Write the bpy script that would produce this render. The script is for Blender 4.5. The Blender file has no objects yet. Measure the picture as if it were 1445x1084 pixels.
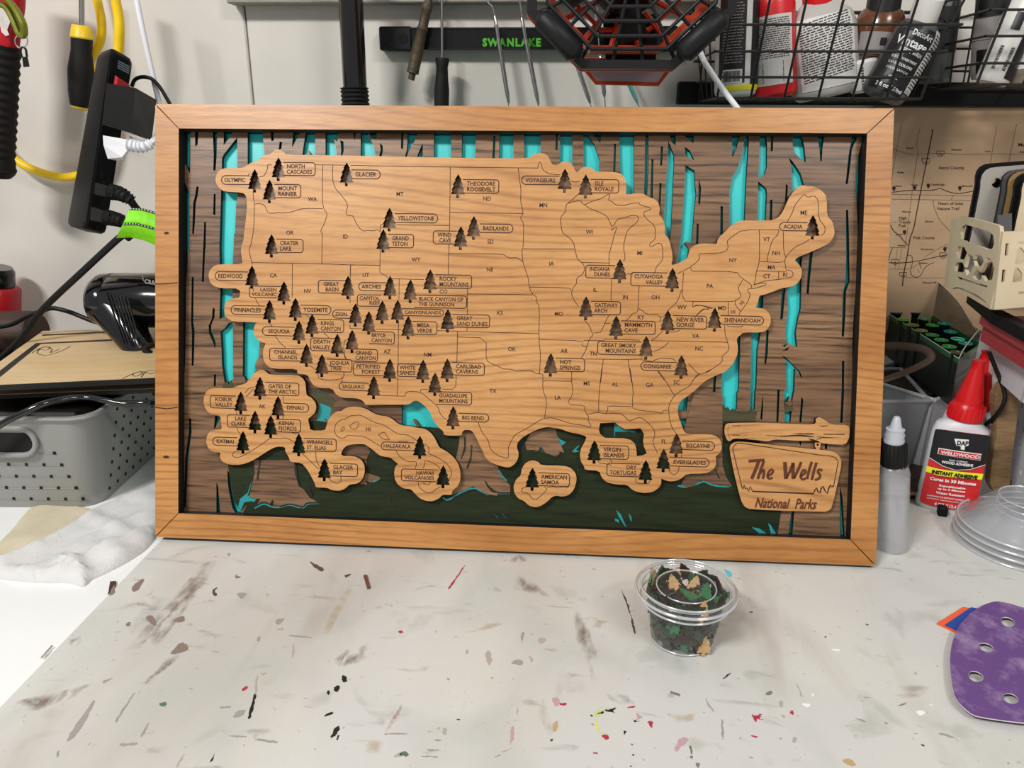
import bpy, math, random
from mathutils import Vector, Matrix
V = Vector
S = bpy.context.scene
rnd = random.Random(7)

# ------------------------------------------------------------------ camera, world, lights, exposure
# world: x right along the wall, y towards the wall, z up, bench top z=0; the camera stands over the bench
FPX = 1085.0
YAW, PITCH, ROLL, CAMH = .0613, .3271, .0059, .3532
_f = V((-math.sin(YAW)*math.cos(PITCH), math.cos(YAW)*math.cos(PITCH), -math.sin(PITCH)))
_r0 = V((math.cos(YAW), math.sin(YAW), 0)); _u0 = _r0.cross(_f)
CR = _r0*math.cos(ROLL)+_u0*math.sin(ROLL); CU = -_r0*math.sin(ROLL)+_u0*math.cos(ROLL); CF = _f
EYE = V((0, 0, CAMH))
cd = bpy.data.cameras.new('camera'); cam = bpy.data.objects.new('camera', cd); S.collection.objects.link(cam)
cd.sensor_width = 36; cd.lens = FPX/1445*36; cd.clip_start = .01; cd.clip_end = 50
cam.matrix_world = Matrix(((CR.x, CU.x, -CF.x, EYE.x), (CR.y, CU.y, -CF.y, EYE.y), (CR.z, CU.z, -CF.z, EYE.z), (0, 0, 0, 1)))
S.camera = cam
w = bpy.data.worlds.new('world'); S.world = w; w.use_nodes = True
w.node_tree.nodes['Background'].inputs[0].default_value = (.98, .97, .96, 1)
w.node_tree.nodes['Background'].inputs[1].default_value = .36
S.view_settings.view_transform = 'Standard'; S.view_settings.look = 'None'
S.view_settings.gamma = 1; S.view_settings.exposure = 0.0; S.view_settings.use_curve_mapping = False
def area(name, loc, target, sx, sy, power, col=(1, 1, 1)):
    l = bpy.data.lights.new(name, 'AREA'); l.shape = 'RECTANGLE'; l.size = sx; l.size_y = sy; l.energy = power; l.color = col
    o = bpy.data.objects.new(name, l); S.collection.objects.link(o); o.location = loc
    o.rotation_euler = (V(target)-V(loc)).to_track_quat('-Z', 'Y').to_euler()
    return o
area('shop_light', (-1.05, -.85, 1.72), (0, .7, .1), .55, .18, 40, (1, .985, .955))
area('shop_light', (1.0, -.80, 1.60), (.1, .7, .1), .55, .18, 14, (1, .98, .94))

# ------------------------------------------------------------------ pixel helpers (each gives a true point at a stated depth)
def ray(px, py): return CF+CR*((px-722.5)/FPX)-CU*((py-542)/FPX)
def at_y(px, py, Y): d = ray(px, py); return EYE+d*((Y-EYE.y)/d.y)
def at_z(px, py, Z=0.): d = ray(px, py); return EYE+d*((Z-EYE.z)/d.z)
def at_pl(px, py, p, n): d = ray(px, py); return EYE+d*((V(p)-EYE).dot(n)/d.dot(n))
def mm_px(p): return (V(p)-EYE).dot(CF)/FPX      # metres per pixel at a point

# ------------------------------------------------------------------ materials
def lin(c):
    if isinstance(c, str): c = [int(c[i:i+2], 16)/255 for i in (0, 2, 4)]
    return tuple((x/12.92 if x <= .04045 else ((x+.055)/1.055)**2.4) for x in c)+(1,)
MATS = {}
def mat(name, col, rough=.5, metal=0, spec=.5, trans=0, coat=0, var=0, vscale=40, bump=0, bscale=200, alpha=1, stretch=(1, 1, 1)):
    if name in MATS: return MATS[name]
    m = bpy.data.materials.new(name); m.use_nodes = True; nt = m.node_tree; b = nt.nodes['Principled BSDF']
    b.inputs['Base Color'].default_value = lin(col); b.inputs['Roughness'].default_value = rough; b.inputs['Metallic'].default_value = metal
    b.inputs['Specular IOR Level'].default_value = spec; b.inputs['Transmission Weight'].default_value = trans; b.inputs['Coat Weight'].default_value = coat
    b.inputs['Coat Roughness'].default_value = .1; b.inputs['Alpha'].default_value = alpha
    if var or bump:
        tc = nt.nodes.new('ShaderNodeTexCoord'); mp = nt.nodes.new('ShaderNodeMapping'); mp.inputs['Scale'].default_value = stretch
        nt.links.new(tc.outputs['Object'], mp.inputs[0])
    if var:
        n = nt.nodes.new('ShaderNodeTexNoise'); n.inputs['Scale'].default_value = vscale; n.inputs['Detail'].default_value = 5
        nt.links.new(mp.outputs[0], n.inputs['Vector'])
        mx = nt.nodes.new('ShaderNodeMix'); mx.data_type = 'RGBA'; c = lin(col)
        mx.inputs[6].default_value = tuple(x*(1-var) for x in c[:3])+(1,); mx.inputs[7].default_value = tuple(min(1, x*(1+var)) for x in c[:3])+(1,)
        r = nt.nodes.new('ShaderNodeMapRange'); r.inputs[1].default_value = .3; r.inputs[2].default_value = .7
        nt.links.new(n.outputs[0], r.inputs[0]); nt.links.new(r.outputs[0], mx.inputs[0]); nt.links.new(mx.outputs[2], b.inputs['Base Color'])
    if bump:
        n2 = nt.nodes.new('ShaderNodeTexNoise'); n2.inputs['Scale'].default_value = bscale; nt.links.new(mp.outputs[0], n2.inputs['Vector'])
        bp = nt.nodes.new('ShaderNodeBump'); bp.inputs['Strength'].default_value = bump; bp.inputs['Distance'].default_value = .001
        nt.links.new(n2.outputs[0], bp.inputs['Height']); nt.links.new(bp.outputs[0], b.inputs['Normal'])
    MATS[name] = m; return m
def wood(name, c1, c2, c3, rings=120, warp=.35, ring=.45, low=9, rough=.42, fleck=.25, spec=.5, off=(0, 0, 0), pore=.0, sx=.18, coat=0, blotch=.35):
    """cut board: grain runs along local x, ring lines wander where a slow noise bends them"""
    m = bpy.data.materials.new(name); m.use_nodes = True; nt = m.node_tree; N = nt.nodes; L = nt.links; b = N['Principled BSDF']
    tc = N.new('ShaderNodeTexCoord'); mp = N.new('ShaderNodeMapping'); mp.inputs['Location'].default_value = off
    L.new(tc.outputs['Object'], mp.inputs[0])
    m1 = N.new('ShaderNodeMapping'); m1.inputs['Scale'].default_value = (sx*3, 1, 1); L.new(mp.outputs[0], m1.inputs[0])
    n1 = N.new('ShaderNodeTexNoise'); n1.inputs['Scale'].default_value = low; n1.inputs['Detail'].default_value = 2; n1.inputs['Roughness'].default_value = .35; L.new(m1.outputs[0], n1.inputs['Vector'])
    sp = N.new('ShaderNodeSeparateXYZ'); L.new(mp.outputs[0], sp.inputs[0])
    a = N.new('ShaderNodeMath'); a.operation = 'MULTIPLY_ADD'; a.inputs[1].default_value = warp; L.new(n1.outputs[0], a.inputs[0]); L.new(sp.outputs['Y'], a.inputs[2])
    k = N.new('ShaderNodeMath'); k.operation = 'MULTIPLY'; k.inputs[1].default_value = rings*6.283; L.new(a.outputs[0], k.inputs[0])
    s = N.new('ShaderNodeMath'); s.operation = 'SINE'; L.new(k.outputs[0], s.inputs[0])
    h = N.new('ShaderNodeMapRange'); h.inputs[1].default_value = -1; h.inputs[2].default_value = 1; L.new(s.outputs[0], h.inputs[0])
    pw = N.new('ShaderNodeMath'); pw.operation = 'POWER'; pw.inputs[1].default_value = 4.; L.new(h.outputs[0], pw.inputs[0])
    m2 = N.new('ShaderNodeMapping'); m2.inputs['Scale'].default_value = (sx, 1, 1); L.new(mp.outputs[0], m2.inputs[0])
    n2 = N.new('ShaderNodeTexNoise'); n2.inputs['Scale'].default_value = 420; n2.inputs['Detail'].default_value = 3; L.new(m2.outputs[0], n2.inputs['Vector'])
    n3 = N.new('ShaderNodeTexNoise'); n3.inputs['Scale'].default_value = 22; n3.inputs['Detail'].default_value = 3; L.new(m1.outputs[0], n3.inputs['Vector'])
    x1 = N.new('ShaderNodeMix'); x1.data_type = 'RGBA'; x1.inputs[6].default_value = lin(c1); x1.inputs[7].default_value = lin(c2)
    r3 = N.new('ShaderNodeMapRange'); r3.inputs[1].default_value = .5-blotch*.5; r3.inputs[2].default_value = .5+blotch*.5; L.new(n3.outputs[0], r3.inputs[0]); L.new(r3.outputs[0], x1.inputs[0])
    x2 = N.new('ShaderNodeMix'); x2.data_type = 'RGBA'; x2.inputs[7].default_value = lin(c3); L.new(x1.outputs[2], x2.inputs[6])
    fa = N.new('ShaderNodeMath'); fa.operation = 'MULTIPLY'; L.new(pw.outputs[0], fa.inputs[0])
    n4 = N.new('ShaderNodeTexNoise'); n4.inputs['Scale'].default_value = 14; L.new(m1.outputs[0], n4.inputs['Vector'])
    r4 = N.new('ShaderNodeMapRange'); r4.inputs[1].default_value = .35; r4.inputs[2].default_value = .7; r4.inputs[3].default_value = ring*.25; r4.inputs[4].default_value = ring; L.new(n4.outputs[0], r4.inputs[0]); L.new(r4.outputs[0], fa.inputs[1])
    r2 = N.new('ShaderNodeMapRange'); r2.inputs[1].default_value = .45; r2.inputs[2].default_value = .75; r2.inputs[4].default_value = fleck; L.new(n2.outputs[0], r2.inputs[0])
    ad = N.new('ShaderNodeMath'); ad.operation = 'ADD'; ad.use_clamp = True; L.new(fa.outputs[0], ad.inputs[0]); L.new(r2.outputs[0], ad.inputs[1]); L.new(ad.outputs[0], x2.inputs[0])
    L.new(x2.outputs[2], b.inputs['Base Color']); b.inputs['Roughness'].default_value = rough; b.inputs['Specular IOR Level'].default_value = spec
    b.inputs['Coat Weight'].default_value = coat; b.inputs['Coat Roughness'].default_value = .3
    bp = N.new('ShaderNodeBump'); bp.inputs['Strength'].default_value = .12; bp.inputs['Distance'].default_value = .0006; L.new(n2.outputs[0], bp.inputs['Height']); L.new(bp.outputs[0], b.inputs['Normal'])
    MATS[name] = m; return m
def film(name, col=(1, 1, 1), clear=.85, rough=.08, gloss=.12, body=None):
    """thin clear plastic: mostly see-through, some gloss, a little milky body"""
    m = bpy.data.materials.new(name); m.use_nodes = True; nt = m.node_tree; N = nt.nodes; L = nt.links; N.remove(N['Principled BSDF'])
    t = N.new('ShaderNodeBsdfTransparent'); t.inputs[0].default_value = (*col, 1)
    g = N.new('ShaderNodeBsdfGlossy'); g.inputs['Roughness'].default_value = rough
    d = N.new('ShaderNodeBsdfDiffuse'); d.inputs[0].default_value = lin(body or 'e6e6ea')
    lw = N.new('ShaderNodeLayerWeight'); lw.inputs[0].default_value = .35
    a = N.new('ShaderNodeMixShader'); a.inputs[0].default_value = 1-clear; L.new(t.outputs[0], a.inputs[1]); L.new(d.outputs[0], a.inputs[2])
    mu = N.new('ShaderNodeMath'); mu.operation = 'MULTIPLY_ADD'; mu.inputs[1].default_value = .5; mu.inputs[2].default_value = gloss; pw = N.new('ShaderNodeMath'); pw.operation = 'POWER'; pw.inputs[1].default_value = 3.; L.new(lw.outputs['Facing'], pw.inputs[0]); L.new(pw.outputs[0], mu.inputs[0])
    c = N.new('ShaderNodeMixShader'); L.new(mu.outputs[0], c.inputs[0]); L.new(a.outputs[0], c.inputs[1]); L.new(g.outputs[0], c.inputs[2])
    L.new(c.outputs[0], N['Material Output'].inputs['Surface']); MATS[name] = m; return m

# ------------------------------------------------------------------ mesh helpers
from mathutils.geometry import delaunay_2d_cdt
def inside(p, poly):
    r = False
    for i in range(len(poly)):
        a, b = poly[i], poly[i-1]
        if (a[1] > p[1]) != (b[1] > p[1]) and p[0] < (b[0]-a[0])*(p[1]-a[1])/(b[1]-a[1])+a[0]: r = not r
    return r
def curve_fill(polys, thick=0.):
    """slab: first outline minus the others"""
    sc = 1.; pts = []; ed = []
    for p in polys:
        n = len(pts); pts += [V((q[0], q[1])) for q in p]; ed += [(n+i, n+(i+1) % len(p)) for i in range(len(p))]
    vo, eo, fo = delaunay_2d_cdt(pts, ed, [], 0, 1e-7)[:3]
    bb = [(min(a[0] for a in p), max(a[0] for a in p), min(a[1] for a in p), max(a[1] for a in p)) for p in polys]
    keep = []
    for f in fo:
        x = sum(vo[i].x for i in f)/3; y = sum(vo[i].y for i in f)/3
        inn = lambda k: bb[k][0] <= x <= bb[k][1] and bb[k][2] <= y <= bb[k][3] and inside((x, y), polys[k])
        if inn(0) and not any(inn(k) for k in range(1, len(polys))):
            a, b, c = (vo[i] for i in f); cr = (b.x-a.x)*(c.y-a.y)-(b.y-a.y)*(c.x-a.x); keep.append(tuple(f) if cr > 0 else tuple(f)[::-1])
    n = len(vo); h = thick/2; vs = [V((q.x, q.y, h)) for q in vo]+[V((q.x, q.y, -h)) for q in vo]
    fs = list(keep); es = set()
    for f in keep:
        for k in range(3): es.add((f[k], f[(k+1) % 3]))
    fs += [tuple(i+n for i in f[::-1]) for f in keep]+[(b, a, a+n, b+n) for a, b in es if (b, a) not in es]
    us = sorted({i for f in fs for i in f}); mp = {v: k for k, v in enumerate(us)}
    return [vs[i] for i in us], [tuple(mp[i] for i in f) for f in fs]
_gl = {}
def glyph(ch, bold=0):
    k = (ch, bold)
    if k not in _gl:
        def mk(s):
            c = bpy.data.curves.new('t', 'FONT'); c.body = s; c.size = 1; c.resolution_u = 2; c.offset = bold
            o = bpy.data.objects.new('o', c); m = o.to_mesh(); r = [v.co.copy() for v in m.vertices], [tuple(p.vertices) for p in m.polygons]
            o.to_mesh_clear(); bpy.data.objects.remove(o); bpy.data.curves.remove(c); return r
        v, f = mk(ch); v2, _ = mk(ch+'I'); v3, _ = mk('I')
        _gl[k] = (v, f, max(q.x for q in v2)-max(q.x for q in v3))
    return _gl[k]
def text2d(s, bold=0, gap=0.):
    """-> verts (cap height 1, starts at 0), faces, width"""
    vs, fs, x = [], [], 0.
    for ch in s:
        v, f, adv = glyph(ch, bold) if ch != ' ' else ([], [], .28)
        n = len(vs); vs += [(q.x+x, q.y) for q in v]; fs += [tuple(i+n for i in p) for p in f]; x += adv+gap
    K = 1/.69
    return [(a*K, b*K) for a, b in vs], fs, (x-gap)*K
def jag(pts, amp, n=3, r=rnd):
    o = []
    for i in range(len(pts)):
        a, b = pts[i], pts[(i+1) % len(pts)]
        for k in range(n):
            t = k/n; o.append((a[0]+(b[0]-a[0])*t+r.uniform(-amp, amp), a[1]+(b[1]-a[1])*t+r.uniform(-amp, amp)))
    return o
def smooth(pts, closed=True, it=1):
    for _ in range(it):
        o = []; n = len(pts)
        for i in range(n if closed else n-1):
            a, b = pts[i], pts[(i+1) % n]
            o.append(tuple(a[j]*.78+b[j]*.22 for j in range(len(a)))); o.append(tuple(a[j]*.22+b[j]*.78 for j in range(len(a))))
        if not closed: o = [pts[0]]+o[1:-1]+[pts[-1]]
        pts = o
    return pts
class MB:
    def __init__(s): s.v = []; s.f = []; s.m = []
    def add(s, vs, fs, mi=0):
        n = len(s.v); s.v += [V(q) for q in vs]; s.f += [tuple(i+n for i in p) for p in fs]; s.m += [mi]*len(fs) if isinstance(mi, int) else mi; return s
    def box(s, c, size, rot=None, bev=0, mi=0):
        x, y, z = [q/2 for q in size]; c = V(c)
        if bev:
            b = min(bev, x*.9, y*.9, z*.9); vs = []
            for sx in (-1, 1):
                for sy in (-1, 1):
                    for sz in (-1, 1):
                        vs += [V((sx*x, sy*(y-b), sz*(z-b))), V((sx*(x-b), sy*y, sz*(z-b))), V((sx*(x-b), sy*(y-b), sz*z))]
            I = lambda a, bb, cc, k: ((a > 0)*4+(bb > 0)*2+(cc > 0))*3+k
            fs = []
            for sg in (-1, 1):
                fs += [[I(sg, -1, -1, 0), I(sg, 1, -1, 0), I(sg, 1, 1, 0), I(sg, -1, 1, 0)], [I(-1, sg, -1, 1), I(1, sg, -1, 1), I(1, sg, 1, 1), I(-1, sg, 1, 1)], [I(-1, -1, sg, 2), I(1, -1, sg, 2), I(1, 1, sg, 2), I(-1, 1, sg, 2)]]
                for s2 in (-1, 1):
                    fs += [[I(sg, s2, -1, 0), I(sg, s2, 1, 0), I(sg, s2, 1, 1), I(sg, s2, -1, 1)], [I(sg, -1, s2, 0), I(sg, 1, s2, 0), I(sg, 1, s2, 2), I(sg, -1, s2, 2)], [I(-1, sg, s2, 1), I(1, sg, s2, 1), I(1, sg, s2, 2), I(-1, sg, s2, 2)]]
                    for s3 in (-1, 1): fs.append([I(sg, s2, s3, 0), I(sg, s2, s3, 1), I(sg, s2, s3, 2)])
        else:
            vs = [V((a*x, b*y, d*z)) for a in (-1, 1) for b in (-1, 1) for d in (-1, 1)]
            fs = [(0, 1, 3, 2), (4, 6, 7, 5), (0, 4, 5, 1), (2, 3, 7, 6), (0, 2, 6, 4), (1, 5, 7, 3)]
        if rot is not None: vs = [rot@q for q in vs]
        return s.add([q+c for q in vs], fs, mi)
    def hexa(s, lo, hi, mi=0):
        """solid between two matching loops of world points"""
        n = len(lo); return s.add(list(lo)+list(hi), [tuple(range(n))[::-1], tuple(range(n, 2*n))]+[(i, (i+1) % n, n+(i+1) % n, n+i) for i in range(n)], mi)
    def tube(s, path, r, k=8, cap=True, mi=0, flat=1.):
        P = [V(p) for p in path]; n = len(P); R = r if isinstance(r, (list, tuple)) else [r]*n
        t0 = (P[1]-P[0]).normalized(); a = V((0, 0, 1)) if abs(t0.z) < .9 else V((0, 1, 0)); nrm = (a-t0*a.dot(t0)).normalized(); vs = []; fs = []
        for i in range(n):
            t = (P[min(i+1, n-1)]-P[max(i-1, 0)]).normalized(); nrm = (nrm-t*nrm.dot(t)).normalized(); bn = t.cross(nrm)
            vs += [P[i]+(nrm*math.cos(6.2832*j/k)+bn*math.sin(6.2832*j/k)*flat)*R[i] for j in range(k)]
        for i in range(n-1): fs += [(i*k+j, i*k+(j+1) % k, (i+1)*k+(j+1) % k, (i+1)*k+j) for j in range(k)]
        if cap: fs += [tuple(range(k))[::-1], tuple(range((n-1)*k, n*k))]
        return s.add(vs, fs, mi)
    def loft(s, A, B, prof, k=24, side=None, mi=0, sq=2., cap=True):
        """prof: (t, rx, ry) along A->B; side: direction of rx; sq: super-ellipse power"""
        A, B = V(A), V(B); t = (B-A); tn = t.normalized(); a = V(side) if side is not None else V((1, 0, 0)); a = (a-tn*a.dot(tn)).normalized(); b = tn.cross(a); vs = []; fs = []
        for q in prof:
            rx, ry = q[1], (q[2] if len(q) > 2 else q[1])
            for j in range(k):
                c, d = math.cos(6.2832*j/k), math.sin(6.2832*j/k); c = math.copysign(abs(c)**(2/sq), c); d = math.copysign(abs(d)**(2/sq), d)
                vs.append(A+t*q[0]+a*rx*c+b*ry*d)
        n = len(prof)
        for i in range(n-1): fs += [(i*k+j, i*k+(j+1) % k, (i+1)*k+(j+1) % k, (i+1)*k+j) for j in range(k)]
        if cap: fs += [tuple(range(k))[::-1], tuple(range((n-1)*k, n*k))]
        return s.add(vs, fs, mi)
    def prism(s, polys, fn, thick, mi=0, side=None):
        """polys in 2-D (outer, then holes), fn(x,y,w)->world; sides may take material index side"""
        vs, fs = curve_fill(polys, thick); si = mi if side is None else side
        ms = []
        for f in fs:
            zs = [vs[i].z for i in f]; ms.append(si if max(zs)-min(zs) > 1e-9 else mi)
        return s.add([fn(q.x, q.y, q.z) for q in vs], fs, ms)
    def ribbon(s, pts, wd, fn, mi=0, wts=None):
        """flat stroke in 2-D; fn(x,y)->world"""
        n = len(pts); vs = []
        for i in range(n):
            a, b = pts[max(i-1, 0)], pts[min(i+1, n-1)]; dx, dy = b[0]-a[0], b[1]-a[1]; l = math.hypot(dx, dy) or 1
            h = (wts[i] if wts else wd)/2; vs += [fn(pts[i][0]-dy/l*h, pts[i][1]+dx/l*h), fn(pts[i][0]+dy/l*h, pts[i][1]-dx/l*h)]
        return s.add(vs, [(2*i, 2*i+1, 2*i+3, 2*i+2) for i in range(n-1)], mi)
    def text(s, txt, fn, x0, x1, y0, y1, bold=0, shear=0, mi=0, gap=0.):
        """text squeezed to x0..x1, cap height y0..y1 in fn's 2-D frame"""
        vs, fs, wd = text2d(txt, bold, gap); return s.add([fn(x0+(x1-x0)*(a/wd)+shear*(y1-y0)*b, y0+(y1-y0)*b) for a, b in vs], fs, mi)
    def build(s, name, mats, parent=None, smooth_=False, **props):
        me = bpy.data.meshes.new(name); inv = None
        if parent is not None:
            bpy_w = parent['_w']; M = Matrix([bpy_w[i*4:i*4+4] for i in range(4)]); inv = M.inverted()
        if not isinstance(mats, (list, tuple)): mats = [mats]
        loc = V((0, 0, 0))
        if parent is None:
            loc = V([(min(q[i] for q in s.v)+max(q[i] for q in s.v))/2 for i in range(2)]+[min(q.z for q in s.v)]); vs = [q-loc for q in s.v]
        else: vs = [inv@q for q in s.v]
        me.from_pydata([tuple(q) for q in vs], [], s.f)
        for m_ in mats: me.materials.append(MATS[m_] if isinstance(m_, str) else m_)
        me.polygons.foreach_set('material_index', s.m); me.update()
        import bmesh
        bm = bmesh.new(); bm.from_mesh(me); bmesh.ops.remove_doubles(bm, verts=bm.verts, dist=1e-7); bmesh.ops.recalc_face_normals(bm, faces=bm.faces); bm.to_mesh(me); bm.free()
        if smooth_:
            me.polygons.foreach_set('use_smooth', [True]*len(me.polygons)); me.set_sharp_from_angle(angle=math.radians(smooth_ if smooth_ > 1 else 40))
        o = bpy.data.objects.new(name, me); S.collection.objects.link(o); o.location = loc
        if parent is not None:
            o.parent = parent; o['_w'] = parent['_w']
        else: o['_w'] = [x for r in Matrix.Translation(loc) for x in r]
        for k, v in props.items(): o[k] = v
        return o
def thing(name, label, category, loc=(0, 0, 0), M=None, group=None):
    o = bpy.data.objects.new(name, None); o.empty_display_size = .02; S.collection.objects.link(o)
    M = M if M is not None else Matrix.Translation(V(loc)); o.matrix_world = M
    o['_w'] = [x for r in M for x in r]; o['label'] = label; o['category'] = category
    if group: o['group'] = group
    return o
def single(mb, name, mats, label, category, group=None, smooth_=False):
    o = mb.build(name, mats, None, smooth_); o['label'] = label; o['category'] = category
    if group: o['group'] = group
    return o
def yp(pts, Y): return [at_y(a, b, Y) for a, b in pts]
def zp(pts, Z): return [at_z(a, b, Z) for a, b in pts]
def curve3(pts, n=6):
    """Catmull-Rom through 3-D points"""
    P = [V(p) for p in pts]; P = [P[0]*2-P[1]]+P+[P[-1]*2-P[-2]]; o = []
    for i in range(1, len(P)-2):
        for k in range(n):
            t = k/n; a, b, c, d = P[i-1:i+3]
            o.append(.5*((2*b)+(c-a)*t+(2*a-5*b+4*c-d)*t*t+(3*b-a-3*c+d)*t**3))
    o.append(P[-2]); return o
def tag_stuff(o): o['kind'] = 'stuff'; return o
# zoom windows of the photograph the outlines were measured in: name -> (x0, y0, scale)
CW = dict(A=(220, 140, 5.161), B=(220, 330, 5.161), C=(220, 520, 4.336), D=(480, 140, 5.161), E=(480, 330, 5.161), F=(440, 520, 4.336),
          G=(740, 140, 5.161), H=(740, 330, 5.161), I=(700, 520, 4.169), J=(980, 140, 4.928), K=(980, 330, 4.928), L=(980, 550, 4.169), P=(0, 0, 1.),
          a=(0, 0, 6.02), b=(0, 170, 6.02), c=(0, 340, 4.517), d=(0, 560, 3.388), e=(200, 0, 4.516), f=(520, 0, 5.558), g=(740, 0, 4.516),
          h=(980, 0, 6.02), i=(1180, 0, 5.453), j=(1240, 140, 4.17), k=(1230, 380, 4.926), l=(1220, 560, 4.169), m=(1300, 820, 4.924), n=(880, 770, 6.378))
def px(s):
    """'A 1,2 3,4 B 5,6' -> list of photo pixels"""
    o = []; c = CW['P']
    for t in s.split():
        if t in CW: c = CW[t]
        else: a, b = t.split(','); o.append((c[0]+float(a)/c[2], c[1]+float(b)/c[2]))
    return o

mat('black_edge', '0b0807', .6, var=.3)
mat('etch', '2c110b', .75)
mat('black_plastic', '111214', .42, spec=.3)
mat('matte_black', '0b0b0d', .65, spec=.25)
mat('steel', 'b8b8ba', .25, 1.)
mat('white_plastic', 'e9e9ee', .4)

# ------------------------------------------------------------------ setting: wall, bench
YW = .93
mat('wall_paint', 'd2ccc4', .7, var=.05, vscale=9, bump=.15, bscale=60)
mat('worktop_white', 'f4f5f4', .3, var=.02, vscale=14)
seam = at_y(345, 20, YW); seam2 = at_y(358, 148, YW); sxm = (seam.x+seam2.x)/2
def struct(mb, name, m): o = mb.build(name, m); o['kind'] = 'structure'; return o
struct(MB().box(((-1.3+sxm-.001)/2, YW+.01, .35), (sxm-.001+1.3, .02, 1.1), bev=.0015), 'wall_back', 'wall_paint')
struct(MB().box(((1.3+sxm+.001)/2, YW+.01, .35), (1.3-sxm-.001, .02, 1.1), bev=.0015), 'wall_back', 'wall_paint')
mat('dark_gap', '1a1613', .9)
struct(MB().box((0, YW+.03, .35), (2.6, .018, 1.1)), 'wall_backing', 'dark_gap')
struct(MB().box((0, .36, -.02), (2.6, 1.16, .04), bev=.002), 'worktop', 'worktop_white')
mat('shop_floor', '77736d', .8, var=.1, vscale=3)
struct(MB().box((0, 0, -.93), (6, 5, .04)), 'floor', 'shop_floor')

# ------------------------------------------------------------------ the framed map
AL, FX, FY, FZ = .2848, -.3508, .5780, .005
FU, FV = V((1, 0, 0)), V((0, math.sin(AL), math.cos(AL))); FN = V((0, -math.cos(AL), math.sin(AL))); FO = V((FX, FY, FZ+.0030))
MB_F = Matrix(((FU.x, FV.x, FN.x, FO.x), (FU.y, FV.y, FN.y, FO.y), (FU.z, FV.z, FN.z, FO.z), (0, 0, 0, 1)))
def bd(px_, py_, dep):
    p = at_pl(px_, py_, FO-FN*dep, FN)-FO; return (p.dot(FU), p.dot(FV))
def bl(s, dep): return [bd(a, b, dep) for a, b in (px(s) if isinstance(s, str) else s)]
def fw(wc): return lambda x, y, z=0.: FO+FU*x+FV*y+FN*(wc+z)
wood('cherry_map', 'cf9b62', 'ba844b', '855025', rings=105, warp=.42, ring=.62, low=3.6, fleck=.30, rough=.40, sx=.12, blotch=.5)
wood('cherry_frame', 'c48b4f', 'ac733a', '77481f', rings=140, warp=.12, ring=.55, low=5, fleck=.34, rough=.36, off=(.3, .11, 0), sx=.12)
wood('walnut', '94704f', '6d4f38', '2c1c13', rings=120, warp=.10, low=7, fleck=.85, rough=.34, sx=.06, off=(.1, .4, 0), blotch=.3, spec=.5)
wood('green_stain', '28301a', '1f2813', '0c1208', rings=70, warp=.10, low=7, fleck=.6, rough=.55, spec=.2, sx=.08, off=(.5, .2, 0), blotch=.5)
wood('green_wash', '4e4a2c', '40401f', '1d1f12', rings=70, warp=.10, low=7, fleck=.6, rough=.40, sx=.08, off=(.5, .2, 0))
mat('teal_paint', '2fc7c6', .35, var=.05, vscale=90)
mp_ = thing('framed_map', 'large wooden framed park map of cherry and walnut leaning back on the bench', 'framed map', M=MB_F)
dF, dP, dM = 0., .0110, .0045       # depth below the frame face: frame, forest panel, map board
oc = [bd(*p, 0) for p in ((219, 147), (1262, 153), (1236, 799), (219, 758))]
ic = [bd(*p, 0) for p in ((252.2, 181.2), (1223.6, 188.3), (1200.3, 761.6), (251.6, 724.4))]
def railfn(x, y, z=0.): return fw(0)(x, y, z)
for i in range(4):
    j = (i+1) % 4; q = [oc[i], oc[j], ic[j], ic[i]]; c = (sum(p[0] for p in q)/4, sum(p[1] for p in q)/4)
    # shave the mitred ends so that a thin dark joint shows
    def sh(a, b, d): l = math.hypot(b[0]-a[0], b[1]-a[1]); return (a[0]+(b[0]-a[0])*d/l, a[1]+(b[1]-a[1])*d/l)
    q = [sh(q[0], q[1], .0006), sh(q[1], q[0], .0006), sh(q[2], q[3], .0004), sh(q[3], q[2], .0004)]
    MB().prism([q], lambda x, y, z: fw(-.003)(x, y, z), .006, 0, 1).build('frame_rail', ['cherry_frame', 'black_edge'], mp_)
# deep black box behind the rails
q = [sh(oc[0], oc[2], .0008), sh(oc[1], oc[3], .0008), sh(oc[2], oc[0], .0008), sh(oc[3], oc[1], .0008)]
MB().prism([q, ic], lambda x, y, z: fw(-.0126)(x, y, z), .0130).build('rabbet_frame', 'black_edge', mp_)
MB().prism([q], lambda x, y, z: fw(-.0196)(x, y, z), .0012).build('back_panel', 'teal_paint', mp_)
# teal sheet just behind the cut-outs
qi = [sh(ic[0], ic[2], -.004), sh(ic[1], ic[3], -.004), sh(ic[2], ic[0], -.004), sh(ic[3], ic[1], -.004)]
_a = [q[0] for q in qi]; _b = [q[1] for q in qi]; qi = [(min(_a), min(_b)), (max(_a), min(_b)), (max(_a), max(_b)), (min(_a), max(_b))]
MB().prism([qi], lambda x, y, z: fw(-.0168)(x, y, z), .001).build('sky_sheet', 'teal_paint', mp_)

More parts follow.
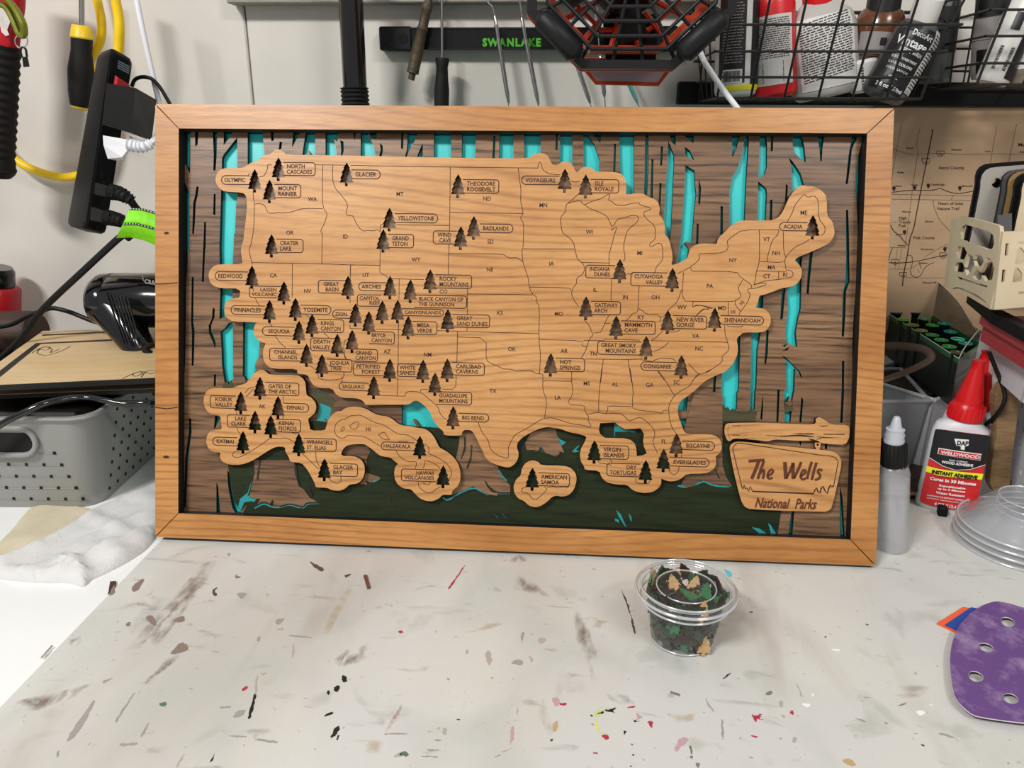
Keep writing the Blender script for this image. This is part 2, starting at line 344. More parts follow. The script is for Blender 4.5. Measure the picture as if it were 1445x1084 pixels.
HOLES = '''A 150,225 252,225 250,330 249,545 225,490 190,445 191,520 205,590 225,640 243,670 243,1084 B 235,130 225,290 220,350 218,600 215,900 210,1000 200,1084 150,1084 150,0
A 290,225 305,225 300,330 290,345|A 418,225 442,225 438,420 430,520 422,520 425,400|A 495,225 562,225 550,262 493,335
A 592,278 596,700 585,760 575,1000 B 570,0 560,220 558,430 558,590 540,602 505,606 462,620 470,400 462,100 A 468,900 480,500 480,430 495,400
B 560,640 562,1030 C 475,60 462,85 455,75 445,100 435,80 425,108 410,110 B 500,1084 480,950 478,850 470,712 500,690 530,650
B 635,645 735,645 755,790 750,900 730,930 722,955 725,1000 700,1040 C 560,70 550,85 545,60 B 632,1030
A 668,225 778,225 780,290 790,380 795,430 790,560 700,520 680,500 668,480
A 840,225 855,225 855,300 845,305|A 905,310 915,312 910,360 898,368|A 1005,225 1050,225 1020,290 990,350 1000,290
A 1095,225 1160,225 1160,430 1130,410 1110,372 1095,400 1065,420 1075,340 1085,280|A 1235,225 1325,225 1322,310 1295,290 1310,340 1320,440 1235,440
A 1345,300 1362,310 1365,360 1350,430 1358,350|D 5,300 20,320 22,380 10,430 12,360|D 100,235 112,235 105,300
D 150,235 200,235 212,275 245,340 262,440 262,460 150,460|D 210,235 262,235 262,290 240,280|D 292,320 305,340 308,370 295,430 285,430 300,370|D 450,235 458,235 455,360 447,360
D 490,235 568,235 545,300 500,380 480,430 470,430 485,370 490,320|D 602,320 602,440 555,440 570,390|D 683,235 808,235 808,460 683,460|D 888,235 987,235 985,460 885,460
D 1120,270 1128,270 1122,440 1112,440|D 1163,235 1263,235 1262,460 1155,460|D 1340,235 1460,235 G 118,235 118,460 20,480 D 1340,460
G 232,235 240,235 238,370 230,370|G 262,235 350,235 350,520 255,520 258,400|G 430,235 455,235 510,330 548,440 545,580 430,580|G 500,235 557,235 553,315|G 657,325 663,325 657,545 650,545
G 693,235 800,235 798,700 770,720 745,700 700,560 690,400|G 880,235 903,235 903,500 893,720 870,720 875,560|G 930,435 935,440 930,735 920,735|G 998,345 1005,345 998,485 992,480
G 988,610 995,612 985,790 980,770|G 1060,235 1097,235 1097,335 1080,315|G 1048,305 1088,400 1092,470 1085,600 1072,900 1060,1040 1010,990 1028,650 1045,400|G 1160,235 1232,235 1230,318
G 1172,350 1200,375 1235,442 1175,410|G 1172,480 1240,520 1245,640 1252,680 1240,800 1222,1030 1205,1048 1180,1035 1165,1045 1195,1084 H 1195,130 1190,200 1110,235 1140,0 G 1140,1000 1165,640
G 1275,578 1280,640 1276,768 1270,760 1272,650|G 1435,780 1442,780 1435,1010 1430,1010|G 1260,905 1265,910 1262,1060 1252,1070
J 262,240 318,240 290,350 262,408|J 375,240 378,300 360,600 350,860 245,900 243,640 260,540 300,480 330,380 350,270|J 455,240 498,240 505,320 505,470 490,520 455,550 442,548 448,450
J 443,572 465,590 500,620 505,660 495,860 432,860 438,700|J 535,262 545,262 540,360 534,362|J 688,240 745,240 765,330 775,440 745,420 690,365 682,310|J 655,405 680,430 715,480 740,520 768,620 740,640 680,670 675,560 676,470
J 855,240 905,240 890,340 885,430 875,430 870,360|J 1100,240 1130,240 1090,350 1080,450 1062,590 1055,590 1075,400|J 640,590 645,600 640,720 632,720|J 530,700 538,700 535,860 525,860|J 185,745 193,745 193,950 182,950
J 1172,262 1140,390 1122,520 1122,620 1135,900 K 1130,100 1120,400 1105,600 1098,760 1097,1084 L 925,500 918,870 L 990,870 990,0 K 1220,0 J 1240,262
J 35,550 42,620 36,730 30,720|J 20,865 24,870 20,1020 12,1020|J 1058,770 1064,770 1070,936 K 1072,120 1075,330 1050,400 1045,560 1035,715 1028,715 1035,420 1055,320 1060,140 1058,0
K 690,190 750,150 745,200 745,330 740,520 720,600 705,690 715,790 660,765 640,768 632,680 650,500 640,370 650,240|K 612,815 640,800 660,785 640,808|K 608,780 630,772 645,760 625,785
K 608,845 632,858 700,925 735,960 750,1005 742,1000 700,940 695,1084 L 575,70 580,110 570,60 558,40 545,75 535,70 527,100 528,0 K 640,1084 635,880 620,862
L 530,130 572,125 565,193 527,193|K 805,120 820,115 800,300 790,422 783,415 790,280|K 618,380 628,380 610,590 600,598 605,470|K 505,670 512,670 505,830 493,910 490,900
K 455,425 480,425 475,530 415,530|K 395,670 465,670 440,800 430,1084 L 360,0 355,118 325,122 K 390,1084|K 293,720 318,700 310,1084 L 252,20 250,110 240,128 232,112 215,130 200,105 190,118 175,92 160,95 K 185,1084 195,940
K 135,970 148,970 142,1070 I 1290,60 1283,240 1276,240|K 1030,885 1038,885 1035,1084 1028,1084|L 110,0 118,0 112,118|L 405,20 400,100 395,180 390,170|L 490,0 498,0 490,190 485,190|L 632,40 637,60 625,195 620,190|L 868,0 878,0 868,195 860,195
L 860,560 868,640 880,868 862,868 858,700|L 575,700 585,700 572,862 555,862|L 770,310 778,310 776,350 771,350|L 618,305 626,305 624,330|I 1065,220 1090,190 1130,150 1122,252 1070,245|I 1072,295 1117,292 1115,390 1090,360|I 1170,245 1176,245 1170,395 1163,395|I 1270,580 1290,600 1312,650 1300,640
B 353,0 360,0 352,180 345,350 338,350 345,180|A 355,895 361,895 358,1080 350,1080|A 300,635 308,640 300,700 286,760 280,900 272,985 268,980 275,760 290,700|A 425,690 431,690 429,845 421,840|B 265,315 271,315 268,650 278,700 275,850 270,962 264,960 266,720 260,650
B 418,540 425,545 422,610 400,660 398,710 420,750 432,800 430,835 424,800 390,720 388,670 412,620|B 428,1025 434,1025 432,1084 426,1084|C 360,35 365,40 362,110 357,110|C 205,300 212,310 215,390 200,500 190,640 180,850 175,850 182,560 205,390|C 370,695 380,720 395,885 370,885|C 388,290 395,300 360,370 355,365 362,290
F 508,250 516,250 514,315 508,315|F 552,220 600,190 640,190 700,230 790,372 700,366 665,362 655,340 640,320 620,310 625,330 650,362 600,355 550,345
C 440,620 450,650 462,760 495,850 515,860 525,885 490,885 470,850 445,720|C 68,0 69,0 69,1'''.replace('\n', '|').split('|')[:-1]
QL = (min(a for a, b in qi)+.0012, max(a for a, b in qi)-.0012, min(b for a, b in qi)+.0012, max(b for a, b in qi)-.0012)
hol = []
for h in HOLES:
    q = bl(h, dP); q = [(min(max(a, QL[0]), QL[1]), min(max(b, QL[2]), QL[3])) for a, b in q]
    ar = abs(sum(q[i-1][0]*q[i][1]-q[i][0]*q[i-1][1] for i in range(len(q))))/2; pe = sum(math.dist(q[i-1], q[i]) for i in range(len(q)))
    if ar/pe < .0011:      # narrow saw cuts: kerf a little wider
        sg = 1 if sum(q[i-1][0]*q[i][1]-q[i][0]*q[i-1][1] for i in range(len(q))) > 0 else -1; o = []
        for i in range(len(q)):
            a, b = q[i-1], q[(i+1) % len(q)]; l = math.dist(a, b) or 1; o.append((q[i][0]+sg*(b[1]-a[1])/l*.00050, q[i][1]-sg*(b[0]-a[0])/l*.00050))
        q = [(min(max(a, QL[0]), QL[1]), min(max(b, QL[2]), QL[3])) for a, b in o]
    hol.append(q)
fp = MB(); fp.prism([qi]+hol, fw(-dP-.0022), .0044, 0, 1)
# the frame hides the panel's rim; keep it under the rail lip
fp.build('forest_panel', ['walnut', 'black_edge'], mp_)
# stained ground and stumps laid on the panel
dG = dP-.0004
GREEN = 'C 442,590 P 330,600 440,588 449,596 470,590 500,604 567,600 620,604 640,610 700,600 I 345,372 540,420 P 860,640 893,643 960,640 1019,640 L 165,560 170,400 168,186 360,185 L 400,500 505,722 495,850 I 700,1010 P 800,752 600,742 L 488,853 P 1096,757 700,748 345,733 C 520,890 505,885 540,830 522,800 500,860 480,850 470,800 455,720'
GREEN = 'P 322,600 450,594 500,604 567,600 620,604 640,612 760,600 783,600 840,594 908,594 918,640 955,655 1017,668 L 172,500 165,400 168,186 360,185 420,480 510,715 488,853 P 1096,762 1060,763 800,754 480,741 345,735 C 530,888 560,830 520,872 500,852 478,800 455,700 442,600'
gh = 'C 510,800 560,760 590,670 575,740 560,780 640,755 600,820 585,812 540,820 520,870 500,850 512,805|C 512,745 530,775 525,780|C 530,700 548,740 540,745|I 705,830 735,860 768,935 755,925 720,870|I 780,850 795,870 800,905 788,890|I 870,840 850,890 822,932 835,890|I 697,882 725,890 722,908 702,900|I 508,735 525,755 530,780 518,765|I 540,740 558,770 545,762|I 555,770 580,750 568,775|I 580,768 598,765 590,775|I 1060,812 1075,845 1065,840|I 1085,825 1092,850 1082,845|I 1040,838 1060,848 1050,850|I 1105,825 1098,852 1092,850|I 1125,838 1108,855 1112,845|I 0,865 30,895 10,885|I 38,840 60,880 50,878|I 90,835 95,850 78,885 75,870|I 110,870 95,892 92,885|F 445,810 475,860 465,855|F 485,785 498,840 490,830|F 530,828 512,858 508,850|L 432,782 452,800 480,848 450,848|L 335,808 380,815 430,850 385,848|L 285,830 325,848 295,850|F 1105,880 1150,925 1135,915|F 1165,878 1190,918 1178,910|I 700,322 725,345 760,360 820,368 818,378 700,372|I 695,320 700,320 700,400 694,400|I 145,440 178,420 160,480 135,475|I 350,385 375,415 412,435 385,455 355,450|I 445,490 480,455 495,452 470,478 492,488 465,495|F 50,215 112,225 118,250 105,335 82,300 70,335 30,330'
ghl = [bl(h, dG) for h in gh.split('|')]
g_ = MB(); g_.prism([bl(GREEN, dG)]+ghl[:-1], fw(-dG-.0002), .0004, 0, 1); g_.build('stained_ground', ['green_stain', 'black_edge'], mp_)
# darker teal showing through the green slits: small inset chips
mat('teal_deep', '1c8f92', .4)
ch = MB(); ck = MB()
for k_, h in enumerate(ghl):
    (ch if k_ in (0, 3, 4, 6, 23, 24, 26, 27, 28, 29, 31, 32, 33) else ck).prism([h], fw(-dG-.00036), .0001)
tag_stuff(ck.build('grass_cut', 'black_edge', mp_))
tag_stuff(ch.build('teal_slit', 'teal_deep', mp_))
# green washes painted over the trunk feet
wash = ['L 150,105 160,98 175,92 190,122 200,108 215,132 232,115 240,130 255,125 300,128 330,122 370,125 358,175 170,182 150,150', 'L 527,120 530,85 545,80 555,95 575,92 582,122', 'C 400,130 410,110 425,80 440,105 455,78 470,90 478,130 540,110 550,70 560,100 545,150 395,150', 'F 0,130 60,180 130,260 110,330 95,378 0,380 C 950,340 1000,180 945,130 950,110 1000,122']
dW = dG-.0003
lobe = 'C 945,120 1000,130 1068,165 1120,215 1075,240 1000,210 960,165'
for wv in wash[:3]+[lobe]: MB().prism([bl(wv, dP-.0003)], fw(-(dP-.0003)-.0001), .0002).build('grass_tuft', 'green_wash', mp_)
STUMPS = ['C 600,560 850,560 862,640 880,725 905,740 940,790 1000,825 920,825 910,850 885,855 850,838 800,828 760,850 715,848 718,800 700,830 640,822 605,850 640,800 570,790 590,700 605,640',
          'F 905,400 950,375 1000,400 1060,520 1140,600 1145,640 1190,690 1215,720 1214,770 1130,760 1135,780 1085,772 1030,745 990,722 930,745 870,770 840,775 905,700 880,560 900,470',
          'F 320,635 370,650 425,668 400,680 365,695 330,688 340,712 290,710 320,680', 'F 190,465 335,470 360,510 340,540 330,640 310,600 260,538 175,538',
          'I 170,440 210,370 350,345 360,400 385,460 402,495 370,490 375,505 350,520 320,505 285,498 262,460 255,490 215,498 240,480 180,480',
          'L 0,100 165,180 165,440 185,510 215,560 205,572 160,560 110,560 70,540 40,535 0,550 I 1070,690 1110,620 1200,560 1200,380',
          'F 300,185 330,225 550,230 550,345 480,300 380,275 340,245 240,230 180,255 120,250 140,210 190,182']
STUMPS[5] = 'I 1100,380 L 0,0 165,20 165,440 185,510 215,560 205,572 160,560 110,560 70,540 40,535 I 1160,690 1130,700 1085,690 1110,640'
for s_ in STUMPS: MB().prism([bl(s_, dG-.0006)], fw(-(dG-.0006)-.0003), .0006, 0, 1).build('tree_stump', ['walnut', 'black_edge'], mp_)
sl = MB()
for h in 'F 932,420 942,425 940,500 912,560 915,540 932,480|F 975,465 982,470 975,560 950,620 948,600 970,540|C 635,545 640,560 625,685 615,680 628,600|C 845,578 858,590 868,670 882,725 872,715 850,640|C 930,705 942,730 960,790 948,785 932,740|F 1060,685 1080,720 1125,762 1100,755 1070,720|L 118,455 130,480 150,525 140,520|C 200,840 0,0'.split('|')[:-1]:
    MB().prism([bl(h, dG-.0012)], fw(-(dG-.0012)-.0001), .0002).build('bark_cut', 'black_edge', mp_)
# thin teal outline strokes round the roots
tl = MB()
for h in ['F 800,790 830,810 900,765 990,728 1030,750 1080,778', 'I 15,600 40,640 70,668 40,650 18,610', 'F 350,690 385,692 415,672', 'C 605,855 660,825 715,850 760,850 820,832 870,850 910,852 925,828 1000,825', 'I 1070,690 1110,700 1150,690 1220,665 L 60,540 110,565 200,572 215,560', 'I 260,465 280,495 310,505 350,522', 'F 1130,762 1214,765 I 0,735']:
    MB().ribbon(smooth(bl(h, dG-.0003), False), .0013, lambda x, y: fw(-(dG-.00045))(x, y)).build('root_outline', 'teal_deep', mp_)
tl = MB()
for h in ['F 800,800 835,818 900,773 990,736 1030,758 1090,786', 'C 605,845 660,815 715,840 718,800 700,835', 'C 760,845 820,828 860,838 905,850 920,822 1000,822', 'F 1060,690 1080,722 1130,760 1214,762', 'I 215,498 255,485 262,460 285,500 320,510 350,525 375,505 402,500']:
    MB().ribbon(smooth(bl(h, dG-.0006), False), .0012, lambda x, y: fw(-(dG-.0009))(x, y)).build('root_outline', 'black_edge', mp_)

MAIN = '''A 470,655 440,620 432,580 445,535 475,510 510,501 630,501 660,485 690,462 735,455 752,435 770,418 800,405 835,400 850,382 875,368 905,370 935,385 950,405 1200,408 1445,412
D 500,420 1000,430 1380,432 1395,410 1445,388 G 85,395 120,391 155,400 178,425 192,455 205,475 235,480 255,470 275,455 300,450 330,460 355,485 370,520 380,530 395,525 410,505 440,492 475,495 500,510 520,527 560,527 650,530 700,540 730,570 742,610 742,660 738,690 750,695 800,688 850,687 880,695 900,712 930,720 960,735 980,765 987,800 978,840 1000,860 1018,895 1025,940 1020,985 1045,1005 1060,1040 1068,1084
H 1075,130 1080,180 1068,230 1110,218 1150,200 1185,180 1195,150 1200,120 1215,100 1250,78 J 60,1003 110,1005 155,1008 160,980 175,955 210,925 240,890 290,855 335,843 430,845 540,843 580,825 610,790 640,725 660,680 690,640 720,610 750,597 790,605 830,607 870,625 905,655 920,690 922,790 930,820 955,845 970,885 975,930
K 970,15 950,50 920,75 860,105 800,130 750,150 715,165 697,185 715,200 735,225 748,255 745,290 735,320 710,350 670,368 600,380 540,405 480,425 452,430 445,460 435,490 425,515 450,517 480,520 510,540 530,575 532,610 520,645 495,675 460,686 335,687 320,705 300,720 293,745 300,770 303,810 295,850 270,900 240,935 205,965 150,985 90,1015 45,1045
I 1285,40 1230,75 1190,110 1165,135 1125,165 1085,190 1068,230 1072,280 1090,330 1110,380 1150,385 1260,387 1300,400 1325,430 1330,470 1315,500 1290,517 1297,545 1290,580 1265,605 1230,618 1120,620 1095,645 1060,662 1020,665 985,655 972,645 972,680 955,705 920,728 870,734 820,725 790,705 772,685 700,682 650,670 620,640 607,602 522,597 518,575 500,550 492,510 500,470 520,435 535,400 480,385 430,375 385,357 345,350 310,345 280,348 240,360 190,385 150,410 125,440 122,465 132,490 132,520 120,550 95,575 65,585 20,570
F 1180,605 1130,590 1085,570 1060,540 1045,505 1025,465 1000,410 975,378 935,375 920,390 918,412 808,410 805,385 780,365 755,335 735,300 725,268 700,240 665,208 645,197 620,200 605,215 580,222 435,222 325,225 322,208 300,190 270,182 190,180 165,170 145,155 125,122 C 1000,120 965,105 940,70 930,40 870,32 B 1030,1015 1028,985 880,983 830,975 800,950 782,910 778,860 790,820 800,797 770,790 735,765 712,730 712,690 725,655 740,645 560,640 520,615 500,580 497,540 505,505 530,480 570,468 612,465 612,398 470,397 420,380 390,345 382,300 392,265 420,235 460,222 632,222 628,180 618,130 625,80 640,40 A 640,985 655,880 665,760 655,700 630,680 500,673'''
BAY = 'I 612,322 700,318 725,340 760,358 820,355 850,352 870,385 865,430 870,460 887,500 860,512 828,515 825,470 815,440 790,420 750,410 640,408 612,385 605,362'
AKHI = '''C 600,30 630,10 660,10 680,25 695,38 860,40 895,55 915,85 918,130 922,165 950,178 975,205 982,240 972,275 945,298 930,310 940,350 945,380 1035,380 1042,355 1055,315 1080,280 1110,262
F 180,262 200,245 240,233 290,235 340,250 370,270 410,287 470,295 500,315 530,340 560,350 600,352 650,365 695,370 730,395 755,430 775,475 790,490 830,510 865,540 895,580 910,630 910,680 895,720 860,748 857,775 800,772 780,795 740,813 700,812 660,795 630,765 605,738 560,735 525,710 505,670 505,620 515,595 530,585 510,570 480,545 440,540 410,530 370,495 340,475 320,462 240,465 210,475 190,495 175,535 260,537 300,555 322,590 325,635 310,680 280,705 230,710 205,735 170,750 120,745 95,730 22,728 22,710
C 945,650 920,610 890,578 822,572 812,540 792,510 790,480 740,478 700,495 640,535 580,570 520,590 450,590 405,570 390,540 398,515 350,512 320,490 307,450 312,410 335,382 370,375 405,372 398,330 395,290 350,285 310,260 290,215 295,165 320,130 350,120 480,122 500,105 530,98 555,88 580,55'''
SAMOA = 'I 220,540 250,550 265,570 400,572 440,585 468,615 475,655 460,710 430,745 390,755 355,748 330,755 300,785 260,812 225,818 190,805 165,780 130,765 108,735 102,690 120,650 145,630 150,595 165,565 190,545'
TREES = '''A 720,508 893,423 828,585 B 843,2 700,230 933,345 828,480 1017,465 1138,583 1043,632 1322,727 1098,800 1210,875 1400,305 D 48,460 360,790 315,945 860,545 975,850 880,925
E 88,698 113,505 210,563 308,485 420,480 365,305 513,332 657,258 497,598 785,547 363,908 605,915 782,908 F 380,45 755,25 866,230 662,412 805,592 78,550 C 637,50 520,140 748,168 607,257 703,285 533,382 875,397
G 296,505 448,547 H 697,183 1080,248 450,455 670,595 1045,555 888,743 1145,883 193,868 1388,537 I 580,422 215,583 882,538 1063,382 987,472 J 825,805'''
TSH = [(0, 0), (13, 22), (27, 42), (19, 43), (29, 60), (39, 77), (30, 80), (40, 98), (49, 115), (39, 118), (46, 130), (52, 143), (11, 144), (11, 169)]
TSH = TSH+[(-a, b) for a, b in TSH[::-1][:-1]]
tpx = px(TREES)
thole = []
for tx, ty in tpx:
    u, v = bd(tx, ty, dM); k = mm_px(FO+FU*u+FV*v)/5.161*1.0
    k = .62/1030/5.161*.985
    thole.append([(u+a*k, v-b*k*1.04) for a, b in TSH])
def inside(p, poly):
    r = False
    for i in range(len(poly)):
        a, b = poly[i], poly[i-1]
        if (a[1] > p[1]) != (b[1] > p[1]) and p[0] < (b[0]-a[0])*(p[1]-a[1])/(b[1]-a[1])+a[0]: r = not r
    return r
boards = []
for nm, outl, extra in (('map_board', MAIN, [bl(BAY, dM)]), ('map_board', AKHI, []), ('map_board', SAMOA, [])):
    o2 = smooth(bl(outl, dM)); hs = [h for h in thole if inside((h[0][0], h[0][1]-.008), o2)]
    if extra: hs = [h for h in hs if not inside(h[0], bl(AKHI, dM)) ] if False else hs
    boards.append(MB().prism([o2]+extra+hs, fw(-dM-.0030), .0060, 0, 1).build(nm, ['cherry_map', 'black_edge'], mp_))
def brd(p):
    for b_, o_ in ((boards[2], SAMOA), (boards[1], AKHI)):
        if inside(p, bl(o_, dM)): return b_
    return boards[0]
LINES = '''A 708,672 708,700 718,760 715,900 705,1000 690,1050 B 700,60 680,110 682,140 695,190 700,225|A 700,560 675,562 672,548 685,545|A 845,478 810,478 815,500 800,540 785,560 755,565|A 1160,478 1345,480 1380,481|D 75,482 800,495 1440,502 G 97,500 105,458 122,462 130,510 160,535 210,548 260,550|G 335,595 370,605 405,598
A 722,765 745,760 780,765 800,785 810,820 835,833 900,825 960,828 1020,812 1075,795 1215,798|A 1215,480 1212,740 1222,800 1250,835 1225,910 1198,960 1215,985 B 1212,0 1208,215|A 1288,480 1285,580 1305,650 1360,710 1400,770 1382,835 1400,850 D 90,845 110,890 140,940 170,962 200,955 240,960 270,948 292,965
D 292,965 292,912 320,912|D 405,915 797,920|D 802,495 797,960|D 797,825 1335,833|D 1297,500 1305,580 1318,660 1313,740 1335,833 1310,865 1338,905 E 1333,105 1323,108 1330,205 1350,265 1372,330 1375,385 1400,440 1430,458 1430,500 H 110,525 105,770 118,880 110,1020
E 292,112 288,325 610,333|E 0,225 288,230|E 75,228 72,505|E 72,660 72,690|E 793,75 787,298|E 790,145 1180,145 1230,178 1290,172 1330,205|E 1333,108 H 0,110 365,112|E 1378,388 H 38,388 330,393 340,412|E 925,437 1400,445|E 927,398 926,590|E 925,684 923,710|E 72,690 160,692|E 262,695 445,698|E 705,705 1445,728
E 430,330 428,480|E 425,640 422,1000 F 522,165|E 855,710 850,940|E 845,1032 F 880,127 797,127|E 850,752 1065,758 1062,920 1100,945 1160,970 1190,985 1240,985 1290,1000 1370,995 H 50,1000 90,1018 135,1022 I 275,60 275,130 300,190 285,290|F 420,165 560,170 575,168 577,140 665,143 720,190 770,230 785,280 820,312|F 713,128 665,127 665,143
F 1018,330 1040,390 1080,440 1090,490 1130,530 1195,552 I 75,520 70,470 90,425 110,390 170,360 240,315 285,292 330,290 380,305 440,325 520,335 560,350 552,325 540,305 545,285 535,270 520,245 525,218 415,213 455,145 445,90 445,20|I 278,72 447,76|I 622,0 605,150 603,255
I 535,270 600,258 640,268 700,262 745,270 780,310 810,300 850,285 890,315 930,360 935,390 920,435 950,500|I 645,268 660,240 650,220 800,225|I 788,0 808,130 800,215 812,243 960,258 972,270 985,245 1012,247|I 955,15 1000,75 1030,130 1050,158|I 1195,35 1160,65 1140,105 1090,130 1050,158 1015,215 1018,290 1035,350 1060,385|I 1090,508 1092,525|I 1018,578 1020,610 1045,628 1070,612 1078,578
F 220,410 190,430 155,418 138,385 145,340 180,312 205,312 230,290 280,285 310,290 380,330 440,345 500,385 530,403 580,405 620,425 640,440|F 220,410 320,415 370,445 420,478|F 690,460 715,480 718,505 710,520 760,540 820,575 855,620 855,660 835,680|F 515,503 540,545 590,572 640,570 640,590 632,615|F 678,612 692,590 690,562 740,575 775,600 785,618|F 650,692 655,725 690,755 730,765 765,735 790,722|F 675,695 710,718 728,695
F 178,388 180,368 198,355 200,372 182,388|F 232,350 260,330 285,325 288,350 265,375 240,368 232,350|F 408,405 440,388 455,405 465,425 480,438 445,435 420,420 408,405|F 527,452 530,445 590,448|C 545,150 570,120 600,112|C 552,172 598,125|C 780,167 780,213|C 778,285 778,310|C 492,262 495,283|C 495,362 505,390 520,402
C 520,502 475,510 468,530 478,543 510,545 560,520 640,470 700,425 750,430 800,425 845,450|C 830,390 850,400 868,400|C 978,508 980,560 1000,600|C 890,515 995,615|F 100,668 120,690 150,705 180,695 178,662|I 180,695 145,710 155,730 190,735 210,765 235,772 258,755 290,725 300,710 285,695|I 300,700 340,695 360,705 400,695 420,705 430,690|I 598,540 610,558 640,560 680,570|I 670,534 680,545 680,560|I 825,645 820,665 840,678 900,678 908,655
G 395,690 318,758 305,765 300,820 262,860 270,950 285,980 340,1020 H 360,70 372,130 385,185 430,220 440,260 420,300 380,320 380,365 350,400 342,440 365,490 395,530|H 435,625 480,680 487,715 505,730 470,770 455,830 430,880 415,905|G 318,758 360,745 410,738 420,758 440,770 500,740 560,725 610,690 625,695 610,738 640,745 660,770 720,775 780,760 835,752 840,770 930,795 900,810 865,825 880,865 950,920 955,1000 H 950,40 910,75 915,100 975,65 1005,80 1010,190 960,240 955,270 945,282
G 440,770 470,795 540,820 600,850 620,890 640,935 680,870 730,865 780,845 830,850 828,890 760,945 740,980 H 720,100 735,170 722,205|G 640,935 630,960 680,920 650,1000 H 645,50 615,150 618,228|H 415,208 618,213|H 745,290 790,293|H 635,325 630,490|H 618,590 590,640 570,690 550,722 510,720|H 585,655 625,652
H 835,380 828,545 820,575 785,580 770,605 740,630|H 828,545 855,555 880,580 920,590 970,588 990,610 1015,600|H 990,610 990,640|H 1145,405 1130,450 1110,500 1070,535 1045,558|H 1158,280 1148,490 K 0,470 255,473 285,465 330,435 300,380 335,322|H 1112,290 1180,260 1240,220 1278,180 1268,148 K 50,138 150,135 200,130 235,105 228,50 J 225,990 260,955 335,908 590,908|H 1213,245 1213,270 K 0,260 295,262 315,300 395,352 398,378 370,385 370,405 388,410 375,470 320,540 308,565
H 1228,495 1225,540 1240,525 1290,520 1355,545 1375,540|H 1250,598 1290,560 1320,545 1345,555|H 108,770 430,778 415,815 455,825|H 430,778 470,775 580,780 580,765 700,770 840,775|H 925,775 960,755 1010,705|H 920,778 1445,788 K 228,758|H 1050,790 1020,820 970,850 938,853|H 440,912 850,917 855,897|H 850,917 935,932|H 935,925 990,905 1080,910 1105,930|H 575,912 555,1084|H 755,917 780,1084|H 970,1000 1000,1040 1020,1070
H 1195,945 1265,1022 1300,1020 1370,980 K 70,975 130,935 195,890 190,850 243,810 230,750 212,700 210,635|H 1265,1022 1240,1050 1225,1075|H 1050,712 1070,718 1120,708 1135,697|K 230,635 230,645 330,648 335,635|K 320,540 280,490 285,465|K 235,475 235,568|K 0,500 20,495 60,500 120,515|K 0,580 60,520 85,525 105,515
J 450,908 K 452,0 452,195 430,260 422,330 412,355 440,345 500,325 585,318 640,308 680,300 688,275 670,255 640,255 632,225 628,185 635,160 700,90 770,60 800,38|K 585,262 585,318|K 432,258 640,262|K 452,193 605,200 628,185|J 588,908 575,950 540,980 520,1050 K 510,150 505,195|J 618,920 K 620,130 635,160|J 645,853 680,790 700,730 765,658 785,685 830,670 862,700 862,830 910,890 905,930 880,950|K 410,355 470,340 510,350 430,378 395,382
B 700,210 1210,218 1445,228|B 995,213 992,465|B 1090,588 1120,610|B 1225,722 1265,762|B 705,390 712,420|B 725,470 740,505 760,525|B 820,645 850,678|B 870,745 900,790 945,832|B 1085,955 1130,965 1160,990|B 1180,1020 1185,1055 1250,1068 1350,1058 1370,1040 1368,1008|C 1140,50 1138,80 F 190,82|B 1418,228 1417,305|B 1370,850 1375,890 1390,912|E 40,770 25,800 30,890 40,912'''.replace('\n', '|').split('|')
EW = .00062
byb = {id(b): MB() for b in boards}
for l_ in LINES:
    p_ = bl(l_, dM); p_ = smooth(p_, False) if len(p_) > 2 else p_
    byb[id(brd(p_[len(p_)//2]))].ribbon(p_, EW*.8, lambda x, y: fw(-dM+.00012)(x, y))
for b_ in boards: byb[id(b_)].build('state_border', 'etch', b_)
